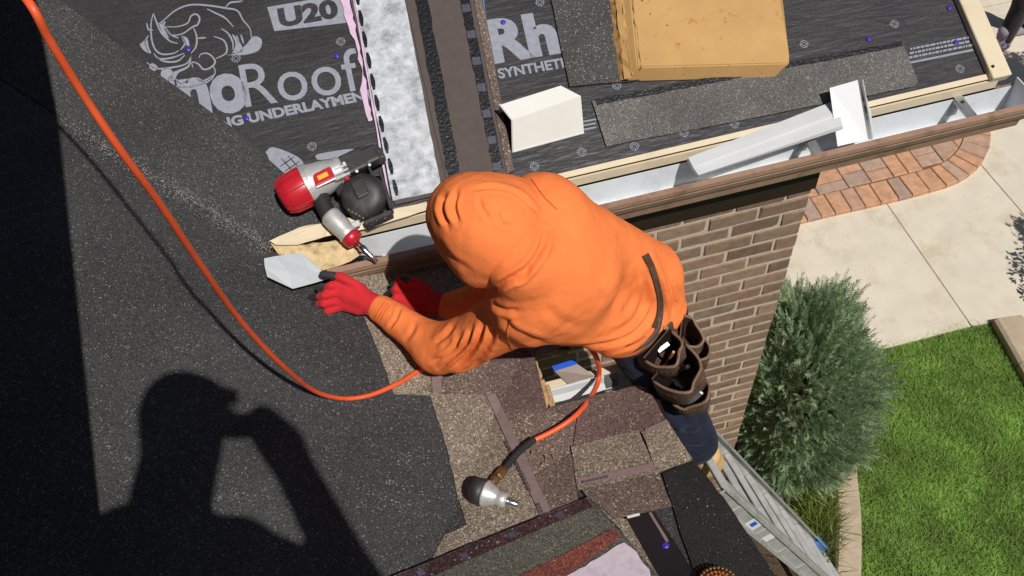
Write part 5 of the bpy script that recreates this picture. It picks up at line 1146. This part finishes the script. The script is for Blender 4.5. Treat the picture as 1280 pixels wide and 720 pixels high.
props(mk('ornamental_grass', v, f, M['tallgrass']), 'clump of longer yellow green grass between ladder foot and edging', 'grass', None, 'stuff')
# juniper : feathery sprays of small scale-leaf twigs
def sprays(centres, dirs, length, nleaf, lw, ll):
    """each spray is a curved stem bearing short flat twigs on both sides; returns triangles"""
    n = len(centres); V = []; 
    up0 = np.tile([0, 0, 1.0], (n, 1)); side = np.cross(dirs, up0); side /= np.maximum(np.linalg.norm(side, axis=1)[:, None], 1e-6)
    rot = rng.uniform(0, 6.283, n); nn = np.cross(side, dirs); s2 = side*np.cos(rot)[:, None]+nn*np.sin(rot)[:, None]; n2 = np.cross(s2, dirs); L_ = length*rng.uniform(0.6, 1.25, n)
    for k in range(nleaf):
        t_ = (k+1)/nleaf; base = centres + dirs*(L_*t_)[:, None] + nn*(0.15*L_*t_*t_)[:, None]
        sg = 1 if k % 2 else -1
        dl = dirs*0.8 + s2*sg*0.75*(1.05-t_*0.5) + n2*rng.uniform(-0.35, 0.35, n)[:, None]; dl /= np.linalg.norm(dl, axis=1)[:, None]
        l2 = ll*(1.15-0.6*t_)*rng.uniform(0.7, 1.3, n); wv_ = np.cross(dl, n2+0.4*s2*sg); wv_ /= np.maximum(np.linalg.norm(wv_, axis=1)[:, None], 1e-6)
        V.append(np.stack([base-wv_*lw/2, base+wv_*lw/2, base+dl*l2[:, None]*0.6+wv_*lw*0.5, base+dl*l2[:, None]], 1))
    A_ = np.stack(V, 1).reshape(-1, 4, 3); V = A_.reshape(-1, 3); i = np.arange(len(A_))*4
    return V, np.stack([i, i+1, i+2, i+3], 1).tolist()
jc = np.array([1.90, 2.10, 0.86]); jr = np.array([0.335, 0.47, 0.88])
jn = thing('juniper_shrub', (jc[0], jc[1], 0), 'large feathery grey green juniper growing beside the brick wall corner', 'shrub')
n = 7600; u = rng.normal(size=(n, 3)); u /= np.linalg.norm(u, axis=1)[:, None]; rad = rng.uniform(0.35, 1.0, n)**0.45
lump = 1 + 0.14*np.sin(u[:, 0]*5+1)*np.sin(u[:, 1]*6+2) + 0.10*np.sin(u[:, 2]*9)*np.sin(u[:, 0]*8)
C_ = jc + u*jr*(rad*lump)[:, None]*0.92; keep = (C_[:, 2] > 0.05) & ~((C_[:, 0] < 1.53) & (C_[:, 1] > 1.9)); C_ = C_[keep]; u = u[keep]
D_ = u*np.array([1, 1, 0.7]) + np.array([0.10, -0.05, 0.65]) + rng.normal(size=u.shape)*0.28; D_ /= np.linalg.norm(D_, axis=1)[:, None]
v, f = sprays(C_, D_, 0.115, 17, 0.0050, 0.030); mk('crown', v, f, M['juniper'], jn)
tr = [g_tube(catmull([jc*np.array([1, 1, 0])+np.array([0, 0, -0.03]), jc*np.array([1, 1, 0])+np.array([0.01, 0.0, 0.3]), jc+np.array([0.03, 0.02, -0.1]), jc+np.array([0.02, 0, 0.5])], 5), np.linspace(0.045, 0.008, 16), 8)]
for k in range(26):
    a = rng.uniform(0, 6.28); z_ = rng.uniform(0.12, 1.0); e = jc+np.array([math.cos(a)*jr[0]*0.75, math.sin(a)*jr[1]*0.75, z_-0.5]); b_ = np.array([jc[0], jc[1], max(0.05, z_-0.25)])
    tr.append(g_tube(catmull([b_, b_*0.5+e*0.5+np.array([0, 0, 0.03]), e], 4), np.linspace(0.014, 0.003, 9), 5))
v, f = merge(tr); mk('trunk', v, f, M['bark'], jn)
def leafy(name, root, clumps, nl, label, cat, group, lsize=0.05):
    t_ = thing(name, root, label, cat, group); V = []
    cl = np.array([c_[:3] for c_ in clumps]); rr = np.array([c_[3] for c_ in clumps]); id_ = rng.integers(0, len(cl), nl); d = rng.normal(size=(nl, 3)); d /= np.linalg.norm(d, axis=1)[:, None]
    P = cl[id_]+d*(rr[id_]*rng.random(nl)**0.4)[:, None]; a = rng.normal(size=(nl, 3)); a /= np.linalg.norm(a, axis=1)[:, None]; b_ = np.cross(a, rng.normal(size=(nl, 3))); b_ /= np.linalg.norm(b_, axis=1)[:, None]; s_ = lsize*rng.uniform(0.6, 1.3, nl)[:, None]
    V = np.stack([P, P+a*s_*0.5+b_*s_*0.22, P+a*s_, P+a*s_*0.5-b_*s_*0.22], 1).reshape(-1, 3); i = np.arange(nl)*4
    mk('crown', V, np.stack([i, i+1, i+2, i+3], 1).tolist(), M['darkleaf'], t_)
    r0 = np.array(root, float); tp = [g_tube(catmull([r0-(0, 0, 0.02), r0*0.6+cl[0]*0.4, cl[0]], 5), np.linspace(0.03, 0.01, 11), 8)]
    for c_ in cl[1:]: tp.append(g_tube(catmull([r0*0.45+cl[0]*0.55, (cl[0]+c_)/2+(0, 0, 0.03), c_], 4), np.linspace(0.014, 0.004, 9), 6))
    v, f = merge(tp); mk('trunk', v, f, M['bark'], t_)
leafy('leafy_shrub', (4.72, 2.42, 0.01), [(4.80, 2.45, 1.12, 0.15), (4.76, 2.52, 1.28, 0.12), (4.88, 2.4, 1.25, 0.16), (4.45, 2.5, 0.7, 0.2), (4.6, 2.5, 0.8, 0.25), (4.25, 2.52, 0.35, 0.11), (4.28, 2.46, 0.18, 0.12), (4.40, 2.40, 0.4, 0.18)], 2600, 'leafy shrub in the bed beside the wide edging, its shade on the walk', 'shrub', None, 0.05)
leafy('small_tree', (5.62, 3.86, 0.03), [(5.62, 3.9, 1.5, 0.22), (5.52, 3.98, 1.7, 0.2), (5.75, 3.9, 1.75, 0.22), (5.6, 4.0, 1.3, 0.2), (5.78, 4.02, 1.45, 0.2), (5.66, 3.85, 1.95, 0.18)], 3600, 'small leafy tree whose dense shade falls on the concrete by the roof corner', 'tree', None, 0.055)
